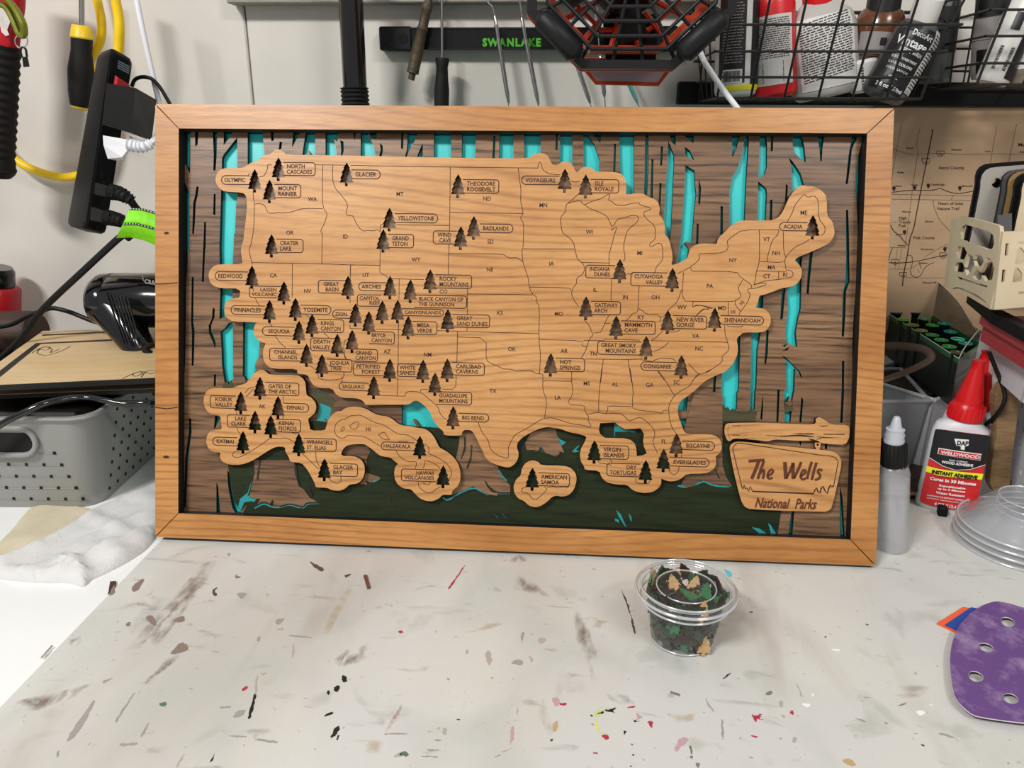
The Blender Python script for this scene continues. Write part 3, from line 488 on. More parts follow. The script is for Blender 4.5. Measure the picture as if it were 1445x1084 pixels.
LAB = '''OLYMPIC A 478,557 680,621 L 497 652;NORTH/CASCADES A 925,462 1160,556 R 953 1138;MOUNT/RAINIER A 862,622 1055,718 R 890 1028;GLACIER D 80,516 292,580 R 110 262;CRATER/LAKE B 875,40 1072,136 R 903 1038;REDWOOD B 432,276 670,340 L 452 632
LASSEN/VOLCANIC B 682,382 905,465 L 699 880;PINNACLES B 547,524 795,588 L 570 765;YOSEMITE B 1050,522 1275,586 R 1075 1252;KINGS/CANYON B 1175,625 1368,718 R 1200 1348;SEQUOIA B 775,678 1010,742 L 818 975;DEATH/VALLEY B 1127,760 1295,852 L 1142 1270;CHANNEL/ISLANDS B 828,835 1070,925 L 860 1030;JOSHUA/TREE B 1245,915 1428,1005 R 1268 1410
GREAT/BASIN B 1183,340 1375,432 L 1220 1332;ZION B 1287,555 1425,615 L 1305 1392;ARCHES E 135,355 340,415 L 157 298;CAPITOL/REEF E 125,445 300,528 L 140 288;ROCKY/MOUNTAINS E 690,300 957,397 R 722 938;BLACK CANYON OF/THE GUNNISON E 540,450 920,540 R 572 898;CANYONLANDS E 450,548 752,598 R 468 735;MESA/VERDE E 525,640 705,732 R 560 670;GREAT/SAND DUNES E 815,590 1088,682 R 848 1075
BRYCE/CANYON E 212,714 395,802 R 228 378;GRAND/CANYON E 90,842 272,930 R 112 262;PETRIFIED/FOREST E 97,940 335,1032 L 118 293;WHITE/SANDS E 418,948 575,1040 L 433 548;CARLSBAD/CAVERNS E 815,940 1050,1030 R 842 1028;YELLOWSTONE D 395,835 710,900 R 422 685;GRAND/TETON D 348,985 535,1082 R 378 500;THEODORE/ROOSEVELT D 892,587 1155,685 R 922 1132;BADLANDS D 1015,910 1258,973 R 1040 1228;WIND/CAVE D 678,960 850,1055 L 710 808
SAGUARO F 167,88 348,135 L 185 323;GUADALUPE/MOUNTAINS F 764,145 978,222 R 778 955;BIG BEND F 898,277 1083,327 R 918 1055;HALEAKALA F 425,452 630,500 L 438 605;HAWAII/VOLCANOES F 548,618 772,690 L 568 748;GLACIER/BAY F 108,583 280,660 R 130 252;GATES OF/THE ARCTIC C 668,88 875,165 R 688 862;KOBUK/VALLEY C 333,167 488,243 L 362 468;DENALI C 782,215 935,267 R 800 905;LAKE/CLARK C 437,285 575,360 L 460 552;KENAI/FJORDS C 732,313 885,390 R 750 862;KATMAI C 348,422 500,472 L 370 478;WRANGELL/ST. ELIAS C 905,430 1103,507 R 923 1083
VOYAGEURS G -20,560 255,622 L 8 225;ISLE/ROYALE G 480,586 687,683 R 512 650;INDIANA/DUNES H 447,230 660,322 L 473 623;CUYAHOGA/VALLEY H 775,283 1040,380 L 800 1008;GATEWAY/ARCH H 482,493 700,588 R 510 678;MAMMOTH/CAVE H 702,636 952,732 R 728 932;NEW RIVER/GORGE H 1080,598 1327,692 R 1105 1307;GREAT SMOKY/MOUNTAINS H 533,785 850,880 L 557 812;CONGAREE H 848,935 1110,997 L 867 1070;HOT/SPRINGS H 225,907 438,1003 R 257 408;SHENANDOAH K 180,572 480,632 R 207 460
VIRGIN/ISLANDS I 610,455 780,533 R 632 755;AMERICAN/SAMOA I 247,617 432,692 R 265 418;DRY/TORTUGAS I 652,560 848,635 L 668 825;BISCAYNE I 1095,430 1285,480 R 1117 1258;EVERGLADES I 1018,527 1252,577 R 1042 1235;ACADIA J 592,858 785,915 L 620 750'''.replace('\n', ';').split(';')
for s_ in LAB:
    t = s_.split(' '); i = next(i for i, q in enumerate(t) if len(q) == 1 and q in CW and i+1 < len(t) and ',' in t[i+1]); words = ' '.join(t[:i]).split('/'); cw = CW[t[i]]
    x0, y0 = map(float, t[i+1].split(',')); x1, y1 = map(float, t[i+2].split(',')); sd = t[i+3]; a0, a1 = float(t[i+4]), float(t[i+5])
    # tilt of the window rows: text and box follow the board's own axes
    cxp, cyp = (x0+x1)/2, (y0+y1)/2; U = lambda x, y: bd(cw[0]+x/cw[2], cw[1]+y/cw[2], dM)
    c = U(cxp, cyp); lft = U(x0, cyp); rgt = U(x1, cyp); top = U(cxp, y0); bot = U(cxp, y1)
    hw, hh = (rgt[0]-lft[0])/2, (top[1]-bot[1])/2; r = hh if len(words) == 1 else hh*.42
    pts = []; s1 = 1 if sd == 'R' else -1
    arc = lambda cx_, cy_, a, b: [(cx_+r*math.cos(a+(b-a)*k/5), cy_+r*math.sin(a+(b-a)*k/5)) for k in range(6)]
    pts = [(-hw, hh)]+arc(hw-r, hh-r, math.pi/2, 0)+arc(hw-r, -hh+r, 0, -math.pi/2)+[(-hw, -hh)]
    pts = [(c[0]+s1*a, c[1]+b) for a, b in pts]
    m_ = MB().ribbon(pts, EW*1.15, lambda x, y: fw(-dM+.00014)(x, y))
    T0, T1 = U(a0, cyp)[0], U(a1, cyp)[0]; ww = [text2d(q)[2] for q in words]; mx = max(ww)
    ch_ = hh*.92 if len(words) == 1 else hh*.62
    for n_, q in enumerate(words):
        wd = (T1-T0)*ww[n_]/mx; xa = T0 if sd == 'R' else T1-wd
        yc = c[1] if len(words) == 1 else c[1]+hh*.42*(1 if n_ == 0 else -1)
        m_.text(q, lambda x, y: fw(-dM+.00014)(x, y), xa, xa+wd, yc-ch_/2, yc+ch_/2, bold=.018)
    m_.build('park_label', 'etch', brd(c))
for t in '''WA A 1140,728;OR A 975,972;ID A 1380,1000;MT D 435,690;ND D 1070,725;SD D 1095,1037;WY E 552,187;NE E 1090,260;UT E 187,300;CO E 752,420;KS E 1163,575;OK E 1250,840;NM E 637,880;AZ E 342,857;NV B 1103,417;CA B 855,303;TX F 1108,137;MN G 138,772;WI G 474,967;IA H 197,217;MI H 840,140;IL H 515,408;IN H 735,462;OH H 955,462;MO H 250,583;AR H 290,853;TN H 502,873;KY H 848,608;WV H 1147,535;PA H 1350,380;VA H 1247,743;NC H 1272,835;MS I 533,88;AL I 700,93;GA I 903,97;SC I 1062,82;LA I 362,172;FL I 987,430;NY K 267,183;VT K 502,38;NH K 568,133;MA K 535,233;CT K 502,295;RI K 630,283;NJ K 328,480;DE K 268,543;MD K 192,517;ME J 760,790;AK C 650,232;HI F 345,372'''.split(';'):
    n_, c_, xy = t.split(); cw = CW[c_]; x, y = map(float, xy.split(',')); c = bd(cw[0]+x/cw[2], cw[1]+y/cw[2], dM); wd = text2d(n_)[2]; h = .0034; ro = .9 if n_ == 'NJ' else 0
    if n_ in ('NJ', 'DE'): h = .0025
    def fn(a, b): return fw(-dM+.00014)(c[0]+a*math.cos(ro)-b*math.sin(ro), c[1]+a*math.sin(ro)+b*math.cos(ro))
    MB().text(n_, fn, -wd*h*.46, wd*h*.46, -h/2, h/2, bold=.014).build('state_label', 'etch', brd(c))

# sign in the lower corner
dS = .0062
LOG = 'L 176,225 182,205 200,196 390,193 560,200 700,205 716,192 710,172 732,160 755,172 800,204 905,207 914,240 908,290 885,325 800,320 742,314 725,300 690,292 680,300 600,300 545,296 470,292 430,305 380,298 300,290 230,286 205,305 190,295 176,260'
SGN = 'L 205,350 210,325 240,305 300,308 700,350 790,358 840,375 865,410 862,460 810,690 790,712 760,720 330,705 295,690 272,650 230,480'
MB().prism([smooth(bl(SGN, dS))], fw(-dS-.0022), .0044, 0, 1).build('sign_board', ['cherry_map', 'black_edge'], mp_)
lg = MB().prism([smooth(bl(LOG, dS))], fw(-dS-.0020), .0046, 0, 1).build('sign_log', ['cherry_map', 'black_edge'], mp_)
MB().prism([bl('L 708,312 742,312 742,335 735,345 740,356 712,352 716,343 708,335', dS), bl('L 719,318 731,318 731,330 719,330', dS)], fw(-dS-.0020), .0038, 0, 1).build('sign_hanger', ['cherry_map', 'black_edge'], mp_)
m_ = MB()
for s_, w_ in (('L 220,212 272,212', 5), ('L 200,208 194,240 200,270 212,296', 5), ('L 205,266 265,268', 6), ('L 272,274 330,264 392,270', 6), ('L 285,290 350,283 410,288', 7), ('L 415,268 520,275 600,268 690,275 780,283 850,282', 8), ('L 580,257 650,260 732,260', 7), ('L 758,262 882,263', 7), ('L 722,204 742,216 784,212', 6), ('L 672,288 700,298 745,285', 8)):
    p_ = smooth(bl(s_, dS), False); n_ = len(p_); k = .62/1030/4.169
    MB().ribbon(p_, 0, lambda x, y: fw(-dS+.0003)(x, y), wts=[w_*k*(.25+1.0*math.sin(math.pi*(i_+.3)/(n_-.4))) for i_ in range(n_)]).build('bark_line', 'black_edge', lg)
m_ = MB(); sf = lambda x, y: fw(-dS+.0002)(x, y)
m_.ribbon(bl('L 278,570 225,350 228,335 245,318 270,314 740,385 800,390 830,400 845,425 818,570', dS), EW, sf)
m_.ribbon(bl('L 278,570 284,585 292,562 300,585 308,578 318,598 328,570 342,598 700,612 708,590 718,578 726,600 738,608 745,580 756,568 765,590 780,612 790,580 800,560 806,572 818,566', dS), EW*1.8, sf)
m_.build('sign_border', 'etch', mp_)
mat('burnt_text', '5a2c14', .8)
m_ = MB(); k = .62/1030/4.169
for s_, w_ in (('L 318,420 360,417 412,414', 15), ('L 378,420 362,465 336,525', 17), ('L 408,420 392,465 372,525', 14), ('L 386,492 402,472 412,478 402,525', 13), ('L 430,508 456,494 464,476 450,468 434,486 428,508 436,526 460,518', 12),
               ('L 532,425 534,470 538,525', 19), ('L 540,520 562,480 580,430', 13), ('L 580,430 578,480 582,525', 18), ('L 585,520 608,475 628,425', 14), ('L 622,512 646,496 656,480 644,470 630,486 622,512 634,530 656,522', 12),
               ('L 690,424 672,480 662,526', 14), ('L 718,428 700,485 690,532', 14), ('L 752,476 732,468 724,484 740,502 736,522 708,532', 13)):
    m_.ribbon(smooth(bl(s_, dS), False, 2), w_*k*1.15, sf)
for txt, x0, x1, y0, y1 in (('National', 352, 560, 692, 638), ('Parks', 588, 722, 698, 645)):
    (ua, va), (ub, vb) = bl('L %d,%d %d,%d' % (x0, y0, x1, y1), dS); m_.text(txt, sf, ua, ub-.001, va, vb-(.0006 if txt == 'National' else 0), bold=.028, shear=.22)
m_.build('sign_lettering', 'burnt_text', mp_)
# small knots and a dark mineral streak in the frame
kn = MB()
for x_, y_, r_ in ((235, 329, 2.2), (234.5, 645, 2.6), (1183, 183, .01)):
    c = bd(x_, y_, 0); kn = MB(); kn.add([fw(.00012)(c[0]+math.cos(a*.7854)*r_*.0011, c[1]+math.sin(a*.7854)*r_*.0005) for a in range(8)], [tuple(range(8))]); kn.build('wood_knot', 'etch', mp_)
kn = MB(); kn.ribbon(bl([(219, 401), (235, 400.5), (251, 399)], 0), .0009, lambda x, y: fw(.0001)(x, y)); kn.build('mineral_streak', 'etch', mp_); kn = MB(); kn.ribbon(bl([(219, 575), (235, 577), (251, 575)], 0), .0009, lambda x, y: fw(.0001)(x, y))
kn.build('mineral_streak', 'etch', mp_)
# ------------------------------------------------------------------ bench mat with its paint marks
def matmat():
    m = bpy.data.materials.new('mat_silicone'); m.use_nodes = True; nt = m.node_tree; N = nt.nodes; L = nt.links; b = N['Principled BSDF']
    tc = N.new('ShaderNodeTexCoord'); prev = None; col = lin('d2d1ce')
    for i, (sc, rot, st, lo, hi, c, amt) in enumerate(((7, .3, (1, 1, 1), .40, .62, 'd8d7d0', .9), (5, -.9, (1, .35, 1), .50, .70, 'b6aaa0', .55), (11, .5, (1, .7, 1), .52, .70, 'bcbfb8', .6), (16, -.85, (1, .22, 1), .58, .74, 'a59589', .45), (26, .1, (1, .8, 1), .60, .70, 'adafa6', .5), (70, .9, (.5, 1, 1), .65, .73, '8f8a84', .5), (60, -1.2, (.22, 1, 1), .65, .74, '8d7a6e', .55), (260, 0, (1, 1, 1), .68, .74, '77716c', .6))):
        mp = N.new('ShaderNodeMapping'); mp.inputs['Rotation'].default_value = (0, 0, rot); mp.inputs['Scale'].default_value = st; mp.inputs['Location'].default_value = (i*1.3, i*.7, 0); L.new(tc.outputs['Object'], mp.inputs[0])
        n = N.new('ShaderNodeTexNoise'); n.inputs['Scale'].default_value = sc; n.inputs['Detail'].default_value = 6; n.inputs['Distortion'].default_value = .6; L.new(mp.outputs[0], n.inputs['Vector'])
        r = N.new('ShaderNodeMapRange'); r.inputs[1].default_value = lo; r.inputs[2].default_value = hi; r.inputs[4].default_value = amt; L.new(n.outputs[0], r.inputs[0])
        x = N.new('ShaderNodeMix'); x.data_type = 'RGBA'; x.inputs[7].default_value = lin(c); L.new(r.outputs[0], x.inputs[0])
        if prev: L.new(prev.outputs[2], x.inputs[6])
        else: x.inputs[6].default_value = col
        prev = x
    L.new(prev.outputs[2], b.inputs['Base Color']); b.inputs['Roughness'].default_value = .42; b.inputs['Specular IOR Level'].default_value = .45; MATS['mat_silicone'] = m
matmat()
TM = .0016
bench_mat = thing('bench_mat', 'thin grey stained craft mat covering the white bench under the framed map', 'mat', (.3, .4, 0))
q = [V((-.346, -.15, 0)), V((.95, -.15, 0)), V((.95, .79, 0)), V((-.346, .79, 0))]
MB().hexa(q, [a+V((0, 0, TM)) for a in q]).build('mat_sheet', 'mat_silicone', bench_mat)
PAINT = dict(k='1c1a20', g='a19d98', b='8c7b70', r='b4334a', p='c4a0a6', y='d9e84a', t='c2a678', n='5b7562', w='f6f6f4', l='b5aaa2', c='5cc7d6', d='5a4a44')
for k_, c_ in PAINT.items(): mat('paint_'+k_, c_, .45)
def smear(name, c, soft=.5, sc=(300, 40)):
    m = bpy.data.materials.new(name); m.use_nodes = True; nt = m.node_tree; b = nt.nodes['Principled BSDF']; b.inputs['Base Color'].default_value = lin(c); b.inputs['Roughness'].default_value = .5
    tc = nt.nodes.new('ShaderNodeTexCoord'); n = nt.nodes.new('ShaderNodeTexNoise'); n.inputs['Scale'].default_value = sc[0]; n.inputs['Detail'].default_value = 4
    mp = nt.nodes.new('ShaderNodeMapping'); mp.inputs['Scale'].default_value = (1, sc[1]/sc[0], 1); nt.links.new(tc.outputs['UV' if 0 else 'Object'], mp.inputs[0]); nt.links.new(mp.outputs[0], n.inputs['Vector'])
    r = nt.nodes.new('ShaderNodeMapRange'); r.inputs[1].default_value = .36; r.inputs[2].default_value = .68; r.inputs[4].default_value = soft; nt.links.new(n.outputs[0], r.inputs[0]); fa = nt.nodes.new('ShaderNodeAttribute'); fa.attribute_name = 'fade'; mu = nt.nodes.new('ShaderNodeMath'); mu.operation = 'MULTIPLY'; nt.links.new(fa.outputs['Fac'], mu.inputs[0]); nt.links.new(r.outputs[0], mu.inputs[1]); nt.links.new(mu.outputs[0], b.inputs['Alpha']); MATS[name] = m
smear('smear_brown', '8a7466', .8, (160, 60)); smear('smear_cream', 'cdbb96', .6, (90, 60)); smear('smear_yellow', 'dff03a', .8, (120, 120)); smear('smear_grey', '9d9892', .4, (120, 60)); smear('smear_pink', 'b0707c', .7, (100, 60))
CW.update(q=(0, 750, 2.89), r=(450, 760, 2.89), s=(850, 760, 2.89))
MK = '''q b 690,500 740,448 770,470 765,485 720,500|q b 590,350 615,340 640,365 635,390 605,365|q b 700,365 750,340 755,365 730,372|q b 520,370 535,372 525,388 510,385|q g 1010,250 960,252 985,280|q g 925,88 942,90 932,105|q d 1260,120 1290,135 1325,155 1310,165 1280,145|q b 535,225 595,185 570,235 540,250|q b 445,255 470,212 468,255 450,262
q g 265,860 300,800 380,690 388,690 350,770 300,845|q g 465,775 545,660 550,660 475,780|q g 123,690 160,688 160,705 130,703|q k 1010,765 1035,665 1045,660 1035,710 1020,765|q r 985,645 1005,628 1012,640 990,652|q l 1036,670 1045,590 1052,590 1044,670|q g 950,760 960,735 1005,725 985,755|q g 895,715 940,712 938,720 898,722|q g 940,832 1005,834 1005,838 940,838|q g 1040,845 1130,855 1135,866 1045,852|q g 485,866 560,860 560,870 490,876
q k 1395,588 1410,588 1418,612 1400,618 1392,604|q k 1365,632 1388,625 1382,652 1362,655|q k 1335,648 1345,650 1342,668 1333,662|q k 1320,750 1358,735 1362,742 1330,756|q k 1345,845 1370,795 1388,795 1370,835 1355,840|q k 1378,830 1384,832 1378,850 1372,848|q t 1125,400 1158,392 1150,405|q t 1060,578 1088,578 1070,588|q t 1080,255 1098,255 1092,265|q d 1405,182 1428,175 1425,182 1408,188|q g 230,905 240,890 240,912 230,926|q l 165,515 212,465 214,470 175,515|q n 650,700 680,695 675,712 652,712|q g 570,835 605,780 608,782 580,838
q g 415,610 460,598 440,610 420,620|q d 865,240 890,225 872,245 890,262 868,262|q b 960,178 985,188 960,192|q l 1195,445 1200,500 1190,520|q g 1120,360 1160,352 1155,365 1130,385|q g 1180,420 1270,430 1275,436 1185,428|q l 865,485 895,490 890,497 868,492|q g 1050,430 1062,430 1055,450 1048,445|q l 715,960 750,908 753,910 722,962|q k 855,940 872,910 875,912 860,942
r r 525,206 550,170 594,108 597,110 558,170 535,204|r r 320,376 340,376 344,384 332,388|r k 1105,718 1120,720 1112,728|r k 1135,712 1160,704 1165,712 1140,716|r k 1162,700 1185,698 1210,688 1212,692 1195,704 1210,712 1175,704|r r 1255,690 1292,682 1290,688 1258,692|r p 950,650 975,650 985,668 970,688 955,672|r r 980,670 1010,672 1005,682 985,680|r p 1295,710 1322,728 1305,738 1296,728
r r 1345,745 1362,745 1362,762 1355,772 1342,752|r k 1285,742 1293,740 1292,750 1286,748|r k 1243,784 1252,784 1250,798 1243,796|r k 1273,838 1280,838 1279,844|r k 1277,880 1285,880 1284,886|r k 1270,926 1277,928 1272,934|r p 785,770 795,765 795,810 782,840 778,838|r p 808,690 812,690 810,720 806,716|r r 715,892 740,882 730,888|r p 740,872 795,852 760,868|r r 1115,872 1142,872 1130,880|r l 620,0 625,3 622,4
r l 690,455 702,462 704,505 695,520 682,495 678,470|r g 825,382 838,380 833,405 828,435 824,405|r l 895,405 925,405 918,425 898,430|r l 598,455 612,455 608,472 600,472|r g 780,512 800,492 832,496 828,520 800,512|r l 860,485 876,490 865,508|r g 440,860 490,860 488,866 442,866|r g 415,888 485,888 485,893 420,890|r g 470,820 498,820 495,826 472,826|r l 505,772 522,772 518,800 505,800|r g 520,570 534,572 528,580|r n 325,885 345,865 370,880 360,888 335,884|r l 305,885 335,872 335,892 310,892
r d 1270,300 1282,340 1294,388 1286,390 1276,350|r d 1228,195 1262,270 1272,305 1266,305|r r 1105,578 1060,0|r k 560,738 575,736 572,742|r t 700,565 712,566 705,574|r g 270,795 360,795 360,799 270,799|r y 1130,735 1122,730 1135,790 1145,790|r r 1150,800 1180,800 1185,818 1165,820|r t 955,755 975,740 972,780 955,790|r d 940,822 955,815 955,830
s k 490,572 520,548 525,550 500,570|s b 665,632 690,618 692,636 670,640|s r 608,715 625,725 650,712 640,735 660,740 630,735 628,750 618,738|s r 605,802 632,806 630,812 610,808|s p 292,865 320,808 355,815 340,835 305,868|s n 355,845 365,850 366,880 358,875|s l 420,645 440,680 458,708 450,706 428,680|s w 815,672 850,675 840,690 820,682|s w 1280,700 1320,705 1300,725 1285,712|s w 935,450 970,452 965,460 938,456|s w 850,630 866,636 858,645|s w 1335,675 1348,678 1340,684
s b 1205,682 1240,668 1235,678 1215,684|s g 1025,728 1075,745 1060,748|s g 1370,790 1440,810 1435,815 1375,800|s t 975,900 1010,898 1040,925 1005,930|s b 1360,862 1450,870|s r 765,705 780,700 778,718 770,716|s k 905,400 913,400 910,405|s d 595,298 615,298 610,304|s d 1072,348 1086,350 1080,354|s b 275,620 320,635 315,644 278,632|s l 720,660 738,665 735,690 722,685|s l 730,720 745,722 740,735|s k 1295,838 1315,843 1310,848|s p 130,740 160,745 140,750|s r 1150,748 1162,752 1158,758|s b 560,810 566,812 563,817|s l 790,580 812,635 815,650 808,640|s g 485,740 492,742 494,820 488,818|s b 360,885 372,888 368,900 358,896|s b 380,915 398,915 395,935 385,930|s l 780,810 795,812 785,835 775,830'''
for it in MK.replace('\n', '|').split('|'):
    t = it.split(); k_ = t[1]; pp = px(t[0]+' '+' '.join(t[2:]))
    if len(pp) < 3: continue
    o_ = MB(); loop = jag(smooth([tuple(at_z(a, b, TM+.00016).xy) for a, b in pp], True, 1), .00045, 3); o_.prism([loop], lambda x, y, z: V((x, y, TM+.00012+z)), .0002)
    o_.build('paint_mark', 'paint_'+k_, bench_mat)
for c_, sh_ in (('smear_brown', 'q 640,470 860,190 900,110 830,120 700,270 560,420 520,540 600,440'), ('smear_brown', 'q 580,640 720,520 760,480 680,520 600,600 540,700'), ('smear_brown', 'r 1025,230 1060,270 1085,330 1110,380 1130,480 1125,560 1115,640 1108,560 1085,470 1045,420 1035,330 1045,280'),
                ('smear_brown', 'r 810,150 860,170 960,240 880,230 790,210'), ('smear_brown', 'r 740,90 820,60 860,90 800,105 760,95'), ('smear_brown', 'r 70,500 100,455 190,430 230,470 180,500 100,525'), ('smear_cream', 'r 590,385 690,340 760,350 640,385'), ('smear_cream', 'r 175,850 210,825 268,825 250,880 200,880'), ('smear_cream', 'r 880,700 920,650 940,720 985,760 940,820'),
                ('smear_yellow', 'r 1140,680 1215,680 1210,700 1150,720 1125,735 1140,790 1200,800 1255,745 1240,780 1180,815 1130,800 1112,735'), ('smear_cream', 'r 1115,340 1180,335 1150,365 1115,362'), ('smear_grey', 'q 0,0 1,0 1,1'), ('smear_cream', 's 260,715 380,715 390,745 320,760'), ('smear_brown', 'q 60,690 300,640 410,600 300,680 120,740'), ('smear_pink', 'r 265,790 330,670 338,672 280,800'), ('smear_brown', 'q 280,440 330,420 320,470 290,480'), ('smear_brown', 'q 1370,510 1420,480 1445,530 1400,550 1360,545'), ('smear_cream', 'q 1305,420 1430,210 1445,215 1340,420')):
    pp = px(sh_); pp = [p for p in pp]
    if sh_.endswith('1,1'): continue
    loop = smooth(jag([tuple(at_z(a, b, TM+.0001).xy) for a, b in pp], .0015, 3)); pts = [V(p) for p in loop]; n0 = len(pts)
    x0, x1 = min(a for a, b in loop), max(a for a, b in loop); y0, y1 = min(b for a, b in loop), max(b for a, b in loop); st = max(x1-x0, y1-y0)/26; x = x0
    while x < x1:
        y = y0
        while y < y1:
            if inside((x, y), loop): pts.append(V((x, y)))
            y += st
        x += st
    vo, _, fo = delaunay_2d_cdt(pts, [(i, (i+1) % n0) for i in range(n0)], [], 0, 1e-7)[:3]
    fo = [tuple(f) for f in fo if inside((sum(vo[i].x for i in f)/3, sum(vo[i].y for i in f)/3), loop)]
    o_ = MB(); o_.add([V((a.x, a.y, TM+.00008)) for a in vo], fo); ob = o_.build('paint_smear', c_, bench_mat); me = ob.data; at = me.attributes.new('fade', 'FLOAT', 'POINT'); W0 = Matrix.Translation((.3, .4, 0))
    ds = []
    for v in me.vertices: p = W0 @ v.co; ds.append(min(math.hypot(p.x-a, p.y-b) for a, b in loop))
    mxd_ = max(ds) or 1
    for v, d in zip(me.vertices, ds): at.data[v.index].value = min(1, d/(mxd_*.85))
# crumbs and offcuts lying about
mat('offcut', '4a2f22', .7, var=.2, vscale=200)
mat('stick_wood', '6b4636', .6)
def chip(pp, z, m, label, h=.0012, group=None, cat='offcut', name='wood_offcut'):
    q = [at_z(a, b, z) for a, b in px(pp)]; return single(MB().hexa(q, [a+V((0, 0, h)) for a in q]), name, m, label, cat, group)
chip('r 182,154 196,152 210,205 198,208', TM, 'stick_wood', 'short flat brown wooden stick on the mat below the map')
chip('r 105,152 130,146 128,150 108,158', TM, 'stick_wood', 'tiny brown splinter on the mat beside the short stick', .0006)
chip('d 528,890 556,888 548,950 518,950', 0, 'offcut', 'small dark bark crumb on the white bench near the rag', .0015)
chip('q 168,515 212,466 214,470 175,514', 0, 'offcut', 'thin dark splinter on the white bench', .0006)

# ------------------------------------------------------------------ cloths
def clothmesh(outline, zf, step=.0045):
    P = [tuple(at_z(a, b, 0).xy) for a, b in px(outline)]; P = smooth(P, True, 2)
    x0, x1 = min(a for a, b in P), max(a for a, b in P); y0, y1 = min(b for a, b in P), max(b for a, b in P)
    pts = [V(p) for p in P]; ed = [(i, (i+1) % len(P)) for i in range(len(P))]
    x = x0
    while x < x1:
        y = y0
        while y < y1:
            p = (x+rnd.uniform(-.001, .001), y+rnd.uniform(-.001, .001))
            if inside(p, P) and min(math.hypot(p[0]-a[0], p[1]-a[1]) for a in P[::3]) > step*.6: pts.append(V(p))
            y += step
        x += step
    vo, _, fo = delaunay_2d_cdt(pts, ed, [], 0, 1e-7)[:3]
    keep = [tuple(f) for f in fo if inside((sum(vo[i].x for i in f)/3, sum(vo[i].y for i in f)/3), P)]
    def edge(p): return min(math.hypot(p.x-a[0], p.y-a[1]) for a in P)
    vs = []
    for p in vo:
        e = min(1, edge(p)/.006); vs.append(V((p.x, p.y, .0012+zf(p.x, p.y)*e)))
    n = len(vs); es = {(f[k], f[(k+1) % 3]) for f in keep for k in range(3)}
    lo = [V((v.x, v.y, max(.0001, v.z-.0012))) for v in vs]
    return MB().add(vs+lo, keep+[tuple(i+n for i in f[::-1]) for f in keep]+[(b, a, a+n, b+n) for a, b in es if (b, a) not in es])
import mathutils
from mathutils import noise
mat('cloth_white', 'd8d7d6', .9, bump=.5, bscale=900); mat('cloth_cream', 'd3c8ad', .9, var=.12, vscale=25, bump=.5, bscale=900)
RIDGE = [([tuple(at_z(a, b, .004).xy) for a, b in px(t_)], h_, w_) for t_, h_, w_ in (('d -60,790 0,800 200,720 400,612 490,548 620,492 800,425', .0060, .0055), ('d 300,835 420,775 560,715 700,640', .0045, .004), ('d 60,860 250,800 420,690 600,600 740,540', .0030, .005), ('d 395,900 405,850 350,800 300,790', .0050, .0035), ('d 440,880 560,800 660,745 750,680', .0040, .003))]
def ridge(x, y):
    z = 0
    for P_, h_, w_ in RIDGE:
        d = min(mathutils.geometry.intersect_point_line((x, y), P_[i], P_[i+1]) and math.hypot(*(lambda c, t: (x-(P_[i][0]+(P_[i+1][0]-P_[i][0])*t), y-(P_[i][1]+(P_[i+1][1]-P_[i][1])*t)))(0, min(1, max(0, mathutils.geometry.intersect_point_line((x, y), P_[i], P_[i+1])[1])))) for i in range(len(P_)-1)); z += h_*math.exp(-(d/w_)**2)
    return z
fz = lambda x, y: .0015+ridge(x, y)+.009*max(0, 1-abs(((x+.46)*.45-(y-.60)*.9)+.006)/.010)**2*0+.010*max(0, noise.noise(V((x*14+y*34, y*8-x*16, 1.))))+.0022*abs(noise.noise(V((x*50-y*30, y*45, 3.))))
single(clothmesh('d -60,860 -60,740 0,700 60,640 130,550 180,518 300,522 460,540 430,600 200,740 0,800', lambda x, y: .0015+.002*noise.noise(V((x*25, y*30, 5.)))), 'rag', 'cloth_cream', 'cream stained cotton rag lying under the white one', 'rag', smooth_=60)
single(clothmesh('d -60,850 0,875 200,893 335,890 400,916 432,880 500,850 600,800 700,735 755,665 800,560 800,400 738,420 620,470 500,522 400,585 250,672 100,745 0,782 -60,800', lambda x, y: fz(x, y)+.002), 'rag', 'cloth_white', 'white folded cotton rag reaching behind the frame', 'rag', smooth_=60)

# ------------------------------------------------------------------ grey woven basket with boards on it
mat('grey_plastic', '8e8e8a', .45, bump=.1); mat('hole_dark', '0e0d0c', .9)
BR = Matrix.Rotation(.06, 3, 'Z'); BO = V((-.438, .637, 0))
def bk(x, y, z): return BO+BR@V((x, y, z))
LB, DB, HB = .36, .22, .098
bas = thing('storage_basket', 'grey plastic basket with woven pattern and oval handle slot at the bench end', 'basket', M=Matrix.Translation(BO) @ BR.to_4x4())
def brr(z, ins, r=.022, k=6):
    fl = .014*(z/HB); x0, x1, y0, y1 = -LB-fl+ins, fl-ins, -fl+ins, DB+fl-ins; o = []
    for cx_, cy_, a in ((x1-r, y0+r, -90), (x1-r, y1-r, 0), (x0+r, y1-r, 90), (x0+r, y0+r, 180)):
        for j in range(k+1): t = math.radians(a+90*j/k); o.append((cx_+r*math.cos(t), cy_+r*math.sin(t)))
    return [bk(a, b, z) for a, b in o]
def skin(loops, m_, mi=0):
    n = len(loops[0]); vs = [p for l in loops for p in l]; return m_.add(vs, [(i*n+j, i*n+(j+1) % n, (i+1)*n+(j+1) % n, (i+1)*n+j) for i in range(len(loops)-1) for j in range(n)], mi)
mw = MB(); skin([brr(.0005, .0), brr(HB, 0), brr(HB, .0022), brr(.003, .0022)], mw); mw.add(brr(.003, .0022), [tuple(range(28))]); mw.build('basket_wall', 'grey_plastic', bas, 50)
